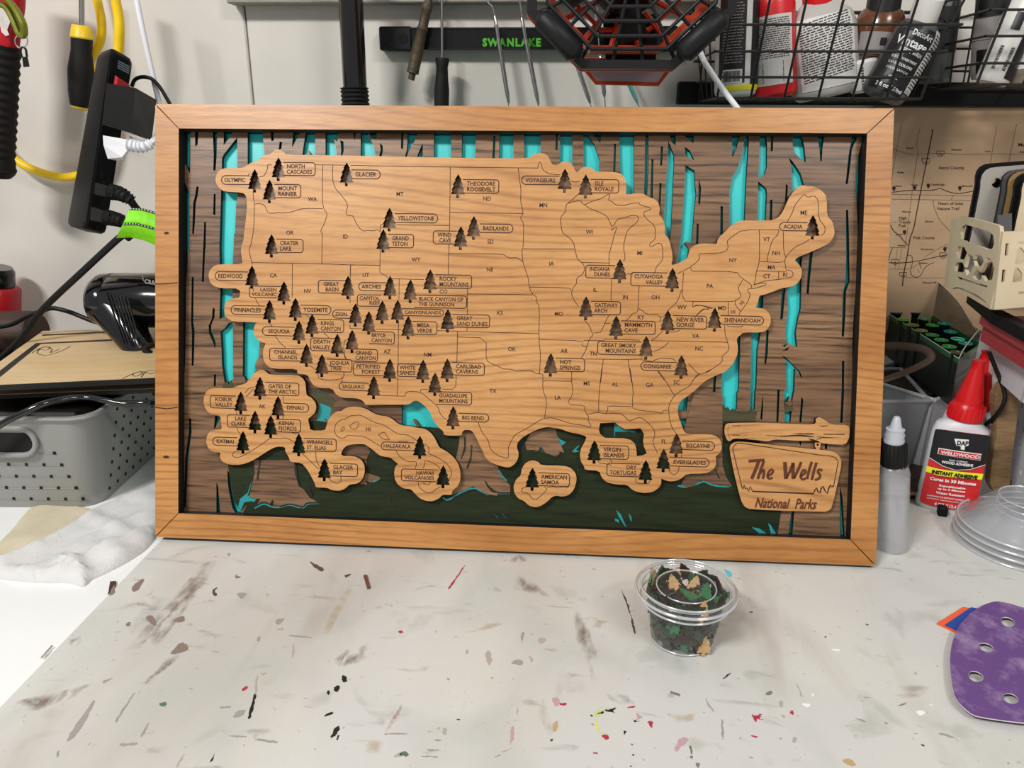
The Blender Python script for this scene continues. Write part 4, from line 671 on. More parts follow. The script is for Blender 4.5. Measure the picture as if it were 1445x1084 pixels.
mr = MB(); skin([brr(HB-.006, -.0005), brr(HB-.001, -.004), brr(HB+.001, -.003), brr(HB+.001, .001), brr(HB-.006, .001)], mr); mr.build('basket_rim', 'grey_plastic', bas, 50)
mh = MB(); ml = MB()
for r_ in range(7):
    z = .010+r_*.0128; fl = .014*(z/HB)
    for c_ in range(22):
        x = -.012-c_*.0165+(r_ % 2)*.008*0+r_*-.0034
        if -.26 < x < -.028 and z > .055 and z < .092: continue
        mh.box(bk(x, -fl, z), (.0026, .0014, .0028), BR)
        ml.tube([bk(x-.002, -fl-.0002, z-.0012), bk(x-.015, -fl-.0002, z-.0012), bk(x-.0155, -fl-.0002, z+.0012)], .00035, 4)
    for c_ in range(12):
        y = .022+c_*.0165+r_*.003
        if y < DB: mh.box(bk(fl, y, z), (.0014, .0026, .0028), BR)
tag_stuff(mh.build('weave_hole', 'hole_dark', bas)); tag_stuff(ml.build('weave_ridge', 'grey_plastic', bas))
# oval handle slot
def slot(r, z0, w_): return [bk(-.052+r*math.cos(t)-0*w_, 0, z0+r*math.sin(t)) for t in [math.radians(-90+i*18) for i in range(11)]]+[bk(-.21-r*math.cos(t), 0, z0+r*math.sin(t)) for t in [math.radians(90-i*18) for i in range(11)]]
off = BR @ V((0, -.0126, 0)); P_ = [p+off for p in slot(.0135, .074, 0)]; ms = MB(); ms.tube(P_+[P_[0], P_[1]], .0028, 8, False); ms.build('handle_rim', 'grey_plastic', bas, 50)
ms = MB(); P_ = [p+off+BR@V((0, .0008, 0)) for p in slot(.0125, .074, 0)]; ms.hexa(P_, [p+BR@V((0, .002, 0)) for p in P_]); ms.build('handle_slot', 'hole_dark', bas)
mat('dark_stuff', '1b1512', .6, var=.3, vscale=60)
single(MB().box(bk(-.17, .10, .048), (.31, .16, .080), BR, .006), 'dark_filler', 'dark_stuff', 'dark brown filler block standing in for the dark inside of the grey basket', 'case')  # filler block added to make the basket dark inside
wood('plywood', 'd8bd92', 'cfae7e', 'a98757', rings=60, warp=.3, ring=.2, low=4, fleck=.18, rough=.5)
def plate(outl, z, th, name, label, inl):
    q = [at_z(a, b, z) for a, b in outl]; t = thing(name, label, 'board', q[0]); MB().hexa([p-V((0, 0, th)) for p in q], [p-V((0, 0, .0004)) for p in q]).build('board_core', 'black_edge', t)
    c = sum(q, V((0, 0, 0)))/len(q); MB().hexa([c+(p-c)*.997-V((0, 0, .0004)) for p in q], [c+(p-c)*.997 for p in q]).build('board_face', 'plywood', t)
    for s_, w_ in inl: MB().ribbon([at_z(a, b, z).xy for a, b in px(s_)], w_, lambda x, y: V((x, y, z+.0003))).build('inlay_line', 'black_edge', t)
    return t
plate([(56, 476), (300, 470), (300, 545), (-56, 559)], .110, .0045, 'plywood_board', 'lower plywood board with black edge resting across the grey basket', [])
tp = plate([(60, 467), (300, 461), (300, 529), (-49, 545)], .124, .006, 'plywood_board', 'upper plywood board with black inlaid lines carrying the heat gun', [('c 270,602 480,592 800,575', .0060), ('c -200,1000 0,848 245,655 740,632 1000,620', .0075)])
md = MB()
for s_ in ('c 205,715 260,680 330,675 300,700 250,690 230,720 300,735 400,700 450,672', 'c 240,700 280,672 340,690 310,720 380,690', 'c 780,880 830,855 880,835 920,840 860,870 840,850 900,830 960,850 985,840', 'c 900,870 930,830 985,825'): md.ribbon(smooth([tuple(at_z(a, b, .124).xy) for a, b in px(s_)], False, 2), .0008, lambda x, y: V((x, y, .1243)))
tag_stuff(md.build('burnt_drawing', 'etch', tp))
single(MB().hexa([at_z(a, b, .1005) for a, b in ((-40, 560), (300, 545), (300, 480), (20, 480))], [at_z(a, b, .104) for a, b in ((-40, 560), (300, 545), (300, 480), (20, 480))]), 'black_board', 'black_plastic', 'black panel under the plywood boards on the basket', 'panel')
# heat gun
hg = thing('heat_gun', 'glossy black heat gun lying on the plywood boards beside the frame', 'heat gun', at_y(180, 470, .80))
mat('gloss_black', '0b0b0c', .14, coat=.5)
pxm = .8/1085*1.03
MB().loft(at_y(143, 424, .80), at_y(260, 424, .80), [(-.05, .012, .014), (-.045, .020, .024), (-.02, .026, .030), (.03, .029, .033), (.16, .030, .034), (.18, .0285, .033), (.2, .030, .034), (.7, .030, .033), (1, .026, .030)], 24, side=(0, 0, 1)).build('gun_barrel', 'gloss_black', hg, 40)
MB().loft(at_y(158, 438, .785), at_y(207, 500, .765), [(0, .019, .022), (.3, .018, .020), (.8, .016, .019), (.97, .016, .018), (1, .012, .015)], 20, side=(1, 0, 0), sq=3).build('gun_handle', 'gloss_black', hg, 40)
mv = MB()
for i in range(7):
    a_ = at_y(150+i*5.0, 412+i*1.5, .757); b_ = at_y(176+i*3.2, 487-i*2, .742); mv.tube([a_, b_], .0011, 5)
tag_stuff(mv.build('vent_rib', 'gloss_black', hg, 40))
c_ = at_y(196, 510, .755); MB().tube([c_+V((.0125*math.cos(t*.3142), .010*math.sin(t*.3142), 0)) for t in range(22)], .0024, 8, False).build('hanging_loop', 'gloss_black', hg, 40)
MB().tube(curve3([at_y(206, 495, .75), at_y(214, 505, .745), at_y(222, 520, .75), at_y(240, 532, .77)]), .0045, 10).build('cord_sleeve', 'black_plastic', hg, 40)
mat('label_grey', '9a9c9e', .4)
ml = MB(); a_ = at_y(201, 390, .745)
ml.text('CRAFTSMAN', lambda x, y: at_y(x, y+(x-200)*.12, .762), 204, 246, 399, 393.5, bold=.02); ml.tube([at_y(a, b, .763) for a, b in ((201, 387), (202, 395), (206, 400), (250, 405))], .0005, 4); ml.build('nameplate', 'label_grey', hg)
# cables on the left
def cable(name, label, pts, r, m, Y=None, k=8, cat='cable', n=6, flat=1.):
    P3 = [at_y(p[0], p[1], p[2] if len(p) > 2 else Y) for p in pts]; return single(MB().tube(curve3(P3, n), r, k, flat=flat), name, m, label, cat, smooth_=60)
cable('cable', 'thin black cord looping left from the heat gun over the boards', [(142, 454), (133, 454), (115, 447), (97, 440), (75, 435), (60, 438.5), (40, 446), (18, 457), (0, 461), (-30, 462)], .0026, 'black_plastic', .79)
cable('cable', 'straight black double cord slanting down from the green strap', [(172, 333), (160, 343), (120, 380), (60, 437), (30, 478), (0, 507), (-30, 535)], .0036, 'black_plastic', .77)
cable('cable', 'black cord slung across the rim of the grey basket', [(-40, 628, .60), (0, 600, .605), (29, 585, .61), (59, 571, .618), (88, 564, .63), (118, 561, .64), (148, 565, .64), (177, 570, .64), (218, 568, .645), (260, 566, .68)], .0030, 'gloss_black')
# wood round; made-up red shape standing in for the glow of red plastic
wood('dark_wood', '4a3022', '38241a', '20130d', rings=220, warp=.1, ring=.6, fleck=.5, rough=.6)
single(MB().loft(at_y(-60, 470, .84), at_y(52, 470, .84), [(0, .025), (.02, .026), (.97, .026), (1, .024)], 28, side=(0, 0, 1)), 'wood_log', 'dark_wood', 'dark brown ribbed wooden roll at the edge behind the cords', 'wood', smooth_=40)
mat('red_gloss', 'a5121c', .3); mat('red_plastic', 'd01a20', .35)
t = thing('red_glow_stand_in', 'dark red can with black cap at the edge above the wooden roll', 'can', at_y(-4, 455, .89))
MB().loft(at_y(-4, 460, .89), at_y(-4, 402, .89), [(0, .024), (.03, .0255), (.9, .0255), (1, .021)], 24).build('glow_body', 'red_gloss', t, 40)
MB().loft(at_y(-4, 403, .89), at_y(-4, 377, .89), [(0, .0185), (.1, .019), (.8, .019), (1, .016)], 24).build('clamp_top', 'gloss_black', t, 40)

# ------------------------------------------------------------------ hanging tools, left
mat('rubber_black', '121211', .65, spec=.3, bump=.3, bscale=400); mat('yellow_plastic', 'e3c020', .4); mat('yellow_cord', 'f2c80a', .4, var=.1, vscale=80); mat('olive_metal', '7c7f2c', .35, .6)
mat('white_wear', 'd8d0cc', .7, var=.15, vscale=120); mat('crimson', 'b3081c', .35)
Y_ = .85; pm = Y_/1085*.99
t = thing('hand_saw', 'red tool with black ribbed grip hanging at the wall edge', 'saw', at_y(-3, 250, Y_))
prof = [(0, 26*pm)]+[(.03+i*.94/30, (25+(1.6 if i % 2 else -.6)-i*.06+(2 if i > 27 else 0))*pm) for i in range(31)]+[(1, 20*pm)]
MB().loft(at_y(-1, 62, Y_), at_y(-7, 248, Y_), prof, 20).build('ribbed_grip', 'rubber_black', t, 30)
MB().loft(at_y(1, -60, Y_), at_y(-1, 66, Y_), [(0, 34*pm, .012), (.5, 31*pm, .012), (.9, 25*pm, .012), (1, 24*pm, .012)], 20, sq=3).build('red_guard', 'crimson', t, 40)
MB().prism([[(1, 8), (8, 10), (15, 22), (14, 32), (10, 42), (13, 49), (8, 51), (2, 45), (-3, 20)]], lambda x, y, z: at_y(x, y, Y_-.0128-z), .0006).build('worn_patch', 'white_wear', t)
t = thing('carabiner', 'olive green carabiner clipped on the red tool', 'carabiner', at_y(30, 60, Y_-.03))
MB().tube(curve3([at_y(a, b, Y_-.028) for a, b in ((-12, -10), (8, -2), (18, 8), (27, 22), (33, 36), (33, 50), (27, 47), (20, 30), (10, 12), (-4, 4))]), .0030, 8, flat=1.6).build('hook_body', 'olive_metal', t, 40)
MB().tube([at_y(30+9*math.cos(a*.35), 58+10*math.sin(a*.35), Y_-.028) for a in range(19)], .0006, 6, False).build('split_ring', 'steel', t, 40)
MB().tube(curve3([at_y(a, b, Y_-.028) for a, b in ((31, 81), (29, 72), (31, 67), (36, 69), (38, 80))]), .0011, 6).build('charm_shackle', 'black_plastic', t, 40)
MB().prism([[(31, 80), (39, 80), (42, 94), (33, 95)]], lambda x, y, z: at_y(x, y, Y_-.028-z), .004).build('charm_body', 'black_plastic', t)
def latY(Y, a, b, prof, k=20, **kw):
    s = Y/1085; return MB().loft(at_y(*a, Y), at_y(*b, Y), [(p[0], p[1]*s)+tuple(x*s for x in p[2:]) for p in prof], k, **kw)
t = thing('screwdriver', 'screwdriver with black grip and yellow collar hanging beside the power strip', 'screwdriver', at_y(114, 154, .885))
latY(.885, (115, -40), (115.5, 40), [(0, 3.6), (1, 3.6)], 10).build('shank', 'steel', t, 40)
latY(.885, (115, 36), (116, 55), [(0, 11), (.05, 12), (.9, 14.6), (1, 13.5)], 20).build('collar', 'yellow_plastic', t, 40)
latY(.885, (115.5, 53), (113, 150), [(0, 13.3), (.2, 13), (.33, 14.6), (.48, 16.4), (.6, 16), (.8, 15), (.97, 13), (1, 12)], 20).build('grip', 'rubber_black', t, 40)
latY(.885, (113, 148), (112.6, 155), [(0, 12), (.6, 11), (1, 7)], 20).build('end_cap', 'yellow_plastic', t, 40)
cable('yellow_cord', 'upper run of thick yellow cord hanging down behind the power strip', [(128, -40), (137, 0), (143, 30), (142, 55), (132, 76), (127, 90), (140, 120), (148, 180), (135, 235), (102, 249), (70, 247), (35, 234), (12, 217), (-10, 195), (-30, 150)], .0049, 'yellow_cord', .908, 10, 'cord')
cable('yellow_cord', 'bright yellow cord dropping straight into the top of the power strip', [(156, -40), (163, 0), (168, 30), (168, 58), (166, 90), (160, 130)], .0052, 'yellow_cord', .868, 10, 'cord')
cable('white_cable', 'white cable hanging down to the corner of the frame', [(186, -40), (193, 0), (202, 45), (213, 95), (226, 150), (236, 190)], .0030, 'white_plastic', .845)
cable('thin_cable', 'thin black cable arching from the power strip to the frame', [(186, 122), (190, 113), (198, 109), (207, 109), (215, 112), (224, 121), (233, 135), (243, 155), (250, 190)], .0020, 'black_plastic', .84)
# power strip: long box turned on edge
mat('strip_black', '090a0b', .45, spec=.25)
ps = thing('power_strip', 'long black power strip hanging upright with red switch', 'power strip', at_y(118, 335, .81))
def PS(u, v, w_=0.):
    """u across the socket face 0..1, v down 0..1, w out of it"""
    A0 = at_y(156, 66, .790); B0 = at_y(120, 322, .790); A1 = at_y(189, 84, .812); B1 = at_y(150, 332, .812)
    p = (A0*(1-v)+B0*v)*(1-u)+(A1*(1-v)+B1*v)*u; ux_ = (A1-A0).normalized(); vx = (B0-A0).normalized(); n = ux_.cross(vx); n = n if n.y < 0 else -n; return p+n*w_
L0, L1 = at_y(137, 74, .818), at_y(93, 318, .818)
nn = (PS(0, 0, 1)-PS(0, 0)).normalized()
def psring(v, e): # cross-section loop at v, shrunk by e
    a, b = PS(0, v), PS(1, v); c = L0.lerp(L1, v); d = c+(b-a); L_ = [c, a, b, d]; m_ = sum(L_, V((0, 0, 0)))/4; o = []
    for i in range(4):
        p, q_, r_ = L_[i-1], L_[i], L_[(i+1) % 4]; o += [q_+(p-q_)*.14, q_+(p-q_)*.03+(r_-q_)*.03, q_+(r_-q_)*.14]
    return [m_+(p-m_)*(1-e) for p in o]
mm = MB(); lp = [psring(v, e) for v, e in ((-.012, .45), (0, .16), (.02, .03), (.04, 0), (.96, 0), (.985, .03), (1, .2))]; skin(lp, mm); mm.add(lp[0], [tuple(range(12))]); mm.add(lp[-1], [tuple(range(12))]); mm.build('strip_body', 'strip_black', ps, 45)
mat('red_switch', 'c8353c', .35); mat('label_blue', '7e8a94', .5)
MB().prism([[(.08, .06), (.25, .02), (.75, .02), (.92, .07), (.92, .965), (.08, .965)]], lambda x, y, z: PS(x, y, z+.0006), .0012).build('socket_face', 'strip_black', ps)
MB().hexa([PS(a, b, .001) for a, b in ((.3, .125), (.92, .135), (.92, .20), (.3, .185))], [PS(a, b, .0042) for a, b in ((.36, .13), (.9, .14), (.9, .195), (.36, .18))]).build('switch', 'red_switch', ps)
mm = MB()
for i in range(4): mm.hexa([PS(a, b, .0013) for a, b in ((.35, .045+i*.011), (.85, .045+i*.011), (.85, .051+i*.011), (.35, .051+i*.011))], [PS(a, b, .0015) for a, b in ((.35, .045+i*.011), (.85, .045+i*.011), (.85, .051+i*.011), (.35, .051+i*.011))])
tag_stuff(mm.build('small_print', 'label_blue', ps))
mm = MB()
for v_ in (.66, .77, .93):
    for a, b in ((.3, v_), (.62, v_+.01), (.45, v_+.035)): mm.hexa([PS(a, b, .0014), PS(a+.1, b, .0014), PS(a+.1, b+.022, .0014), PS(a, b+.022, .0014)], [PS(a, b, .0018), PS(a+.1, b, .0018), PS(a+.1, b+.022, .0018), PS(a, b+.022, .0018)])
tag_stuff(mm.build('socket_slot', 'hole_dark', ps))
def pbox(lo, hi, Ylo, Yhi): return [at_y(a, b, Ylo) for a, b in lo], [at_y(a, b, Yhi) for a, b in hi]
# adapters and plugs (each lifts out)
a_ = [at_y(*p) for p in ((150, 117, .782), (191, 124, .752), (186, 188, .752), (144, 176, .782))]; b_ = [at_y(*p) for p in ((182, 122, .84), (221, 141, .80), (214, 199, .80), (178, 186, .84))]
single(MB().hexa(a_, b_), 'power_adapter', 'strip_black', 'big square black adapter plugged in below the switch', 'adapter')
def plug(name, label, lo, body, m, neck, r, cab=None):
    t = thing(name, label, 'plug', at_y(*lo[0])); a_ = [at_y(*p) for p in lo]; b_ = [at_y(*p) for p in body]; MB().hexa(a_, b_).build('plug_body', m, t)
    P3 = [at_y(*p) for p in neck]; n = len(P3); mm = MB(); pts = curve3(P3, 6); mm.tube(pts, [r*(1.0 if i % 3 else 1.35)*(1-.25*i/len(pts)) for i in range(len(pts))], 10); mm.build('strain_relief', m, t, 30)
    if cab: MB().tube(curve3([at_y(*p) for p in cab]), r*.62, 8).build('plug_cord', m, t, 40)
plug('plug', 'white angled plug in the strip under the big adapter', ((145, 191, .785), (146, 205, .785), (152, 224, .786), (165, 227, .80)), ((186, 198, .76), (184, 207, .76), (172, 222, .765), (176, 226, .80)), 'white_plastic', ((183, 203, .765), (195, 206, .765), (205, 206, .765), (212, 203, .768)), .0056, ((208, 205, .766), (216, 200, .77), (222, 192, .78), (232, 178, .79)))
plug('plug', 'upper of two black plugs in the lower end of the strip', ((134, 258, .775), (139, 258, .785), (137, 276, .785), (133, 274, .775)), ((160, 264, .755), (163, 266, .77), (160, 280, .77), (158, 278, .755)), 'rubber_black', ((158, 271, .765), (168, 273, .762), (178, 278, .76), (187, 284, .762)), .0062, ((184, 282, .76), (190, 291, .763), (200, 305, .77), (205, 330, .775)))
plug('plug', 'lower of two black plugs above the green strap', ((128, 292, .775), (134, 292, .785), (132, 312, .785), (127, 310, .775)), ((154, 300, .755), (157, 302, .77), (155, 315, .77), (152, 312, .755)), 'rubber_black', ((152, 307, .765), (162, 309, .762), (172, 312, .76), (182, 316, .762)), .0062, ((178, 315, .76), (190, 325, .765), (180, 336, .77)))
mat('neon_green', '86e411', .6, var=.12, vscale=200); mat('strap_edge', '24242c', .6)
t = thing('cable_strap', 'neon green reflective strap wrapped round the cords by the frame', 'strap', at_y(190, 340, .75))
G_ = ((184, 293), (202, 294), (222, 300), (240, 306)); H_ = ((164, 336), (185, 335), (205, 340), (232, 352))
def strapfn(u, v, w_=0.):
    f_ = u*3; i = min(2, int(f_)); k_ = f_-i; a = [G_[i][j]*(1-k_)+G_[i+1][j]*k_ for j in (0, 1)]; b = [H_[i][j]*(1-k_)+H_[i+1][j]*k_ for j in (0, 1)]
    return at_y(a[0]*(1-v)+b[0]*v, a[1]*(1-v)+b[1]*v, .752-.010*math.sin(math.pi*v)-w_)
mm = MB(); n_ = 10; vs = [strapfn(i/n_, j/6, w_) for w_ in (0, -.0012) for i in range(n_+1) for j in range(7)]; N_ = (n_+1)*7
fs = [(i*7+j, (i+1)*7+j, (i+1)*7+j+1, i*7+j+1) for i in range(n_) for j in range(6)]; fs += [tuple(q+N_ for q in f) for f in fs]; mm.add(vs, fs); mm.build('strap_band', 'neon_green', t, 50)
for v0, v1 in ((.0, .07), (.50, .57)):
    mm = MB(); mm.add([strapfn(i/n_, v, .0006) for i in range(n_+1) for v in (v0, v1)], [(2*i, 2*i+1, 2*i+3, 2*i+2) for i in range(n_)]); mm.build('strap_stripe', 'strap_edge', t)
    mm = MB(); vm = (v0+v1)/2
    for i in range(14): mm.add([strapfn((i+.1)/14, vm-.012, .001), strapfn((i+.6)/14, vm-.012, .001), strapfn((i+.6)/14, vm+.012, .001), strapfn((i+.1)/14, vm+.012, .001)], [(0, 1, 2, 3)])
    tag_stuff(mm.build('stitching', 'white_plastic', t))

# ------------------------------------------------------------------ wall fittings and tools in the middle
wood('grey_rail', 'a49d94', '8e877e', '6f685f', rings=200, warp=.05, ring=.5, fleck=.5, rough=.7)
z0 = at_y(320, 4.5, YW-.022).z; xa = at_y(320, 0, YW-.022).x
single(MB().box(((xa+.20)/2, YW-.0125, z0+.012), (.20-xa, .021, .024), bev=.001), 'wall_rail', 'grey_rail', 'weathered grey wooden rail screwed along the wall top', 'rail')
a_ = at_y(492, -60, .86); b_ = at_y(501, 123, .86); d_ = (b_-a_); b2 = a_+d_*((a_.z-.0)/(a_.z-b_.z))
t = thing('lamp_post', 'black pole with ribbed collar standing behind the frame', 'pole', b2)
MB().loft(a_, b2, [(0, .0125), (1, .0125)], 20).build('pole', 'gloss_black', t, 40)
a_ = at_y(500, 123, .86); b_ = at_y(503, 165, .86); MB().loft(a_, b_, [(0, .012), (.03, .0155)]+[(.08+i*.07, .0152 if i % 2 else .0135) for i in range(12)]+[(.95, .0155), (1, .0125)], 20).build('collar', 'rubber_black', t, 25)
MB().loft(b2+V((0, 0, .012)), b2+V((0, 0, 0.0002)), [(0, .02), (.2, .035), (1, .037)], 24).build('pole_base', 'rubber_black', t, 40)
# magnetic tool bar
mb_ = thing('magnetic_bar', 'long black magnetic tool bar screwed to the wall with green lettering', 'tool holder', at_y(740, 72, YW-.018))
p0 = at_y(534, 37, YW-.018); p1 = at_y(534, 71, YW-.018); xe = at_y(936, 50, YW-.018).x; zc = (p0.z+p1.z)/2; hz = p0.z-p1.z
mat('bar_face', '0c0c0d', .22, var=.4, vscale=150)
MB().box(((p0.x+xe)/2+.016, YW-.0085, zc), (xe-p0.x-.036, .0155, hz*.86), bev=.001).build('bar_body', 'bar_face', mb_)
for sz in (-1, 1): MB().box(((p0.x+xe)/2+.014, YW-.0165, zc+sz*hz*.41), (xe-p0.x-.04, .002, .0022), bev=.0004).build('bar_edge', 'gloss_black', mb_)
for x_ in (p0.x+.018, xe-.002):
    b_ = MB().box((x_, YW-.0091, zc), (.036, .0175, hz), bev=.0015).build('end_bracket', 'black_plastic', mb_)
    for dx in (-.011, .009): MB().loft((x_+dx, YW-.0181, zc), (x_+dx, YW-.0187, zc), [(0, .0052), (1, .0050)], 16).build('screw_hole', 'hole_dark', b_)
mat('green_print', '4fb51e', .5)
MB().text('SWANLAKE', lambda x, y: at_y(x, y, YW-.0166), 681, 763, 65, 54.5, bold=.05, gap=.12).build('bar_lettering', 'green_print', mb_)
# tools on it
YT = YW-.030
mat('rusty', '4c4130', .55, .4, var=.4, vscale=160, bump=.5, bscale=500)
single(latY(YT, (614, -40), (580, 113), [(0, 3.5), (.2, 4), (.27, 5), (.30, 7), (.34, 7), (.36, 6), (.5, 6.5), (.52, 8), (.54, 6.8), (.75, 8), (.9, 8), (.93, 8.4), (.94, 4.6), (1, 4.4)], 14), 'centre_punch', 'rusty', 'rusty brown metal rod tool slanting on the magnetic bar', 'tool', smooth_=35)
t = thing('screwdriver', 'thin screwdriver with all black handle stuck to the magnetic bar', 'screwdriver', at_y(622, 170, YT))
latY(YT, (623, -40), (624, 86), [(0, 1.9), (1, 1.9)], 10).build('shank', 'steel', t, 40)
latY(YT, (624, 82), (622.5, 190), [(0, 8.5), (.03, 9.3), (.12, 7.6), (.28, 8.6), (.4, 10), (1, 10)], 18).build('grip', 'rubber_black', t, 35)
def pick(label, pts, a, b, m='steel', tip=None):
    t = thing('dental_pick', label, 'pick', at_y(*b, YT)); MB().tube(curve3([at_y(x, y, YT) for x, y in pts], 4), .0007, 6).build('pick_tip', 'steel', t, 40)
    latY(YT, a, b, [(0, 1.2), (.03, 2.2)]+[(.1+i*.018, 2.9 if i % 2 else 2.5) for i in range(10)]+[(.3, 3), (.7, 3), (.9, 2.8), (1, 1.4)], 10).build('pick_handle', m, t, 40)
    if tip: MB().tube([at_y(x, y, YT) for x, y in tip], .0007, 6).build('pick_tip', 'steel', t, 40)
mat('teal_metal', '6fb7b4', .4, .3)
pick('chrome dental pick with hooked tip over the green lettering', ((686, -10), (688, 2), (695, 10), (698, 24)), (698, 22), (718, 146), 'steel', ((717, 144), (719, 160)))
pick('chrome dental pick next to the fan rim', ((729, -20), (733, 0), (737, 26)), (736, 25), (760, 148), 'steel', ((759, 146), (761, 160)))
pick('chrome dental pick slanting out from under the fan', ((790, 20), (800, 40), (808, 70)), (806, 68), (833, 146), 'steel', ((832, 145), (838, 160)))
pick('short chrome pick hanging below the red rimmed fan panel', ((840, 20), (844, 50), (847, 80)), (847, 78), (853, 137), 'steel', ((853, 136), (855, 160)))
pick('teal handled pick behind the fan guard', ((842, 10), (846, 25), (850, 36)), (850, 34), (900, 146), 'teal_metal', ((899, 145), (906, 160)))

# ------------------------------------------------------------------ octagonal fan
YF = .72; FC = at_y(892, -49, YF); fs_ = (FC-EYE).dot(CF)/FPX
fan = thing('work_fan', 'black octagonal work fan with orange inner frame hanging over the map', 'fan', FC)
ft = .05
def FP(x, y, w_=0.):
    """fan plane: x right, y down in units of about a pixel, w towards the bench front"""
    return FC+V((x*fs_, -w_, -y*fs_*.93))
def octa(ap, hs=None, w_=0.):
    h = hs if hs is not None else ap*.46; return [FP(a, b, w_) for a, b in ((-h, ap), (h, ap), (ap, h), (ap, -h), (h, -ap), (-h, -ap), (-ap, -h), (-ap, h))]
def ringoct(ap, r, w_, k=8, hs=None):
    P3 = octa(ap, hs, w_); return MB().tube(P3+P3[:2], r, k, False)
mat('fan_black', '131415', .5, spec=.3); mat('fan_orange', 'cf4112', .4); mat('fan_pink', 'b79aa0', .3)
def bandoct(o, i_, w0, w1):
    m_ = MB(); lo = [octa(o, w_=w0), octa(o, w_=w1), octa(i_, w_=w1), octa(i_, w_=w0), octa(o, w_=w0)]; return skin(lo, m_)
bandoct(147, 134, -.010, .012).build('outer_guard', 'fan_black', fan)
bandoct(148.5, 144, -.015, -.009).build('orange_trim', 'fan_orange', fan)
bandoct(116, 108, -.060, -.022).build('orange_frame', 'fan_orange', fan)
for k_ in range(4):
    a = math.radians(45+90*k_); d = V((math.cos(a), math.sin(a))); e = V((-d.y, d.x)); P3 = [FP(*(d*142+e*s_), .018) for s_ in (-42, -33, 33, 42)]
    MB().tube(P3, [.004, .0095, .0095, .004], 8).build('corner_bumper', 'fan_black', fan, 50)
for ap in (118, 100, 79, 59, 36): ringoct(ap, .0017 if ap > 40 else .0022, .010).build('guard_ring', 'fan_black', fan, 40)
for k_ in range(20):
    a = math.radians(9+18*k_); c, s_ = math.cos(a), math.sin(a); m_ = max(abs(c), abs(s_), (abs(c)+abs(s_))*.69); MB().tube([FP(c*34/m_, s_*34/m_, .012), FP(c*139/m_, s_*139/m_, .004)], .0016, 6).build('guard_bar', 'fan_black', fan, 40)
for k_ in range(16):
    a = math.radians(11+22.5*k_); c, s_ = math.cos(a), math.sin(a); m_ = max(abs(c), abs(s_), (abs(c)+abs(s_))*.69); MB().tube([FP(c*50/m_, s_*62/m_, -.05), FP(c*112/m_, s_*112/m_, -.046)], .0026, 6).build('orange_rib', 'fan_orange', fan, 40)
ringoct(80, .0022, -.05).build('orange_ring', 'fan_orange', fan, 40)
MB().loft(FP(0, 0, -.005), FP(0, 0, -.065), [(0, 32*fs_), (.1, 36*fs_), (.5, 52*fs_), (1, 54*fs_)], 28).build('motor_housing', 'matte_black', fan, 40)
for k_ in range(5):
    a = math.radians(18+72*k_); d = V((math.cos(a), math.sin(a))); e = V((-d.y, d.x))
    lo = [FP(*(d*34-e*10), -.012), FP(*(d*98-e*30), -.008), FP(*(d*106+e*8), -.030), FP(*(d*36+e*14), -.030)]
    MB().hexa(lo, [p-V((0, -.0015, 0)) for p in lo]).build('fan_blade', 'fan_black', fan)
q = [at_y(a, b, .795) for a, b in ((823, 84), (946, 86), (946, 96), (929, 119), (841, 117), (823, 95))]
pn = MB().hexa(q, [p+V((0, .010, 0)) for p in q]).build('rear_panel', 'fan_pink', fan)
MB().tube(q[2:]+q[:3], .0018, 8).build('panel_trim', 'fan_orange', pn, 40)
MB().hexa([at_y(a, b, .785) for a, b in ((850, 20), (930, 20), (925, 90), (855, 90))], [at_y(a, b, .795) for a, b in ((850, 20), (930, 20), (925, 90), (855, 90))]).build('rear_bracket', 'matte_black', fan)
MB().tube(curve3([FP(-60, -135, -.02), FP(-40, -190, -.02), FP(0, -205, -.02), FP(40, -190, -.02), FP(60, -135, -.02)]), .006, 10).build('hanging_handle', 'fan_black', fan, 40)
cable('white_cable', 'white cable dropping from the fan to the frame top', [(982, 40, .76), (986, 66, .755), (993, 85, .75), (1003, 101, .745), (1020, 126, .74), (1040, 152, .735), (1060, 180, .735)], .0026, 'white_plastic')
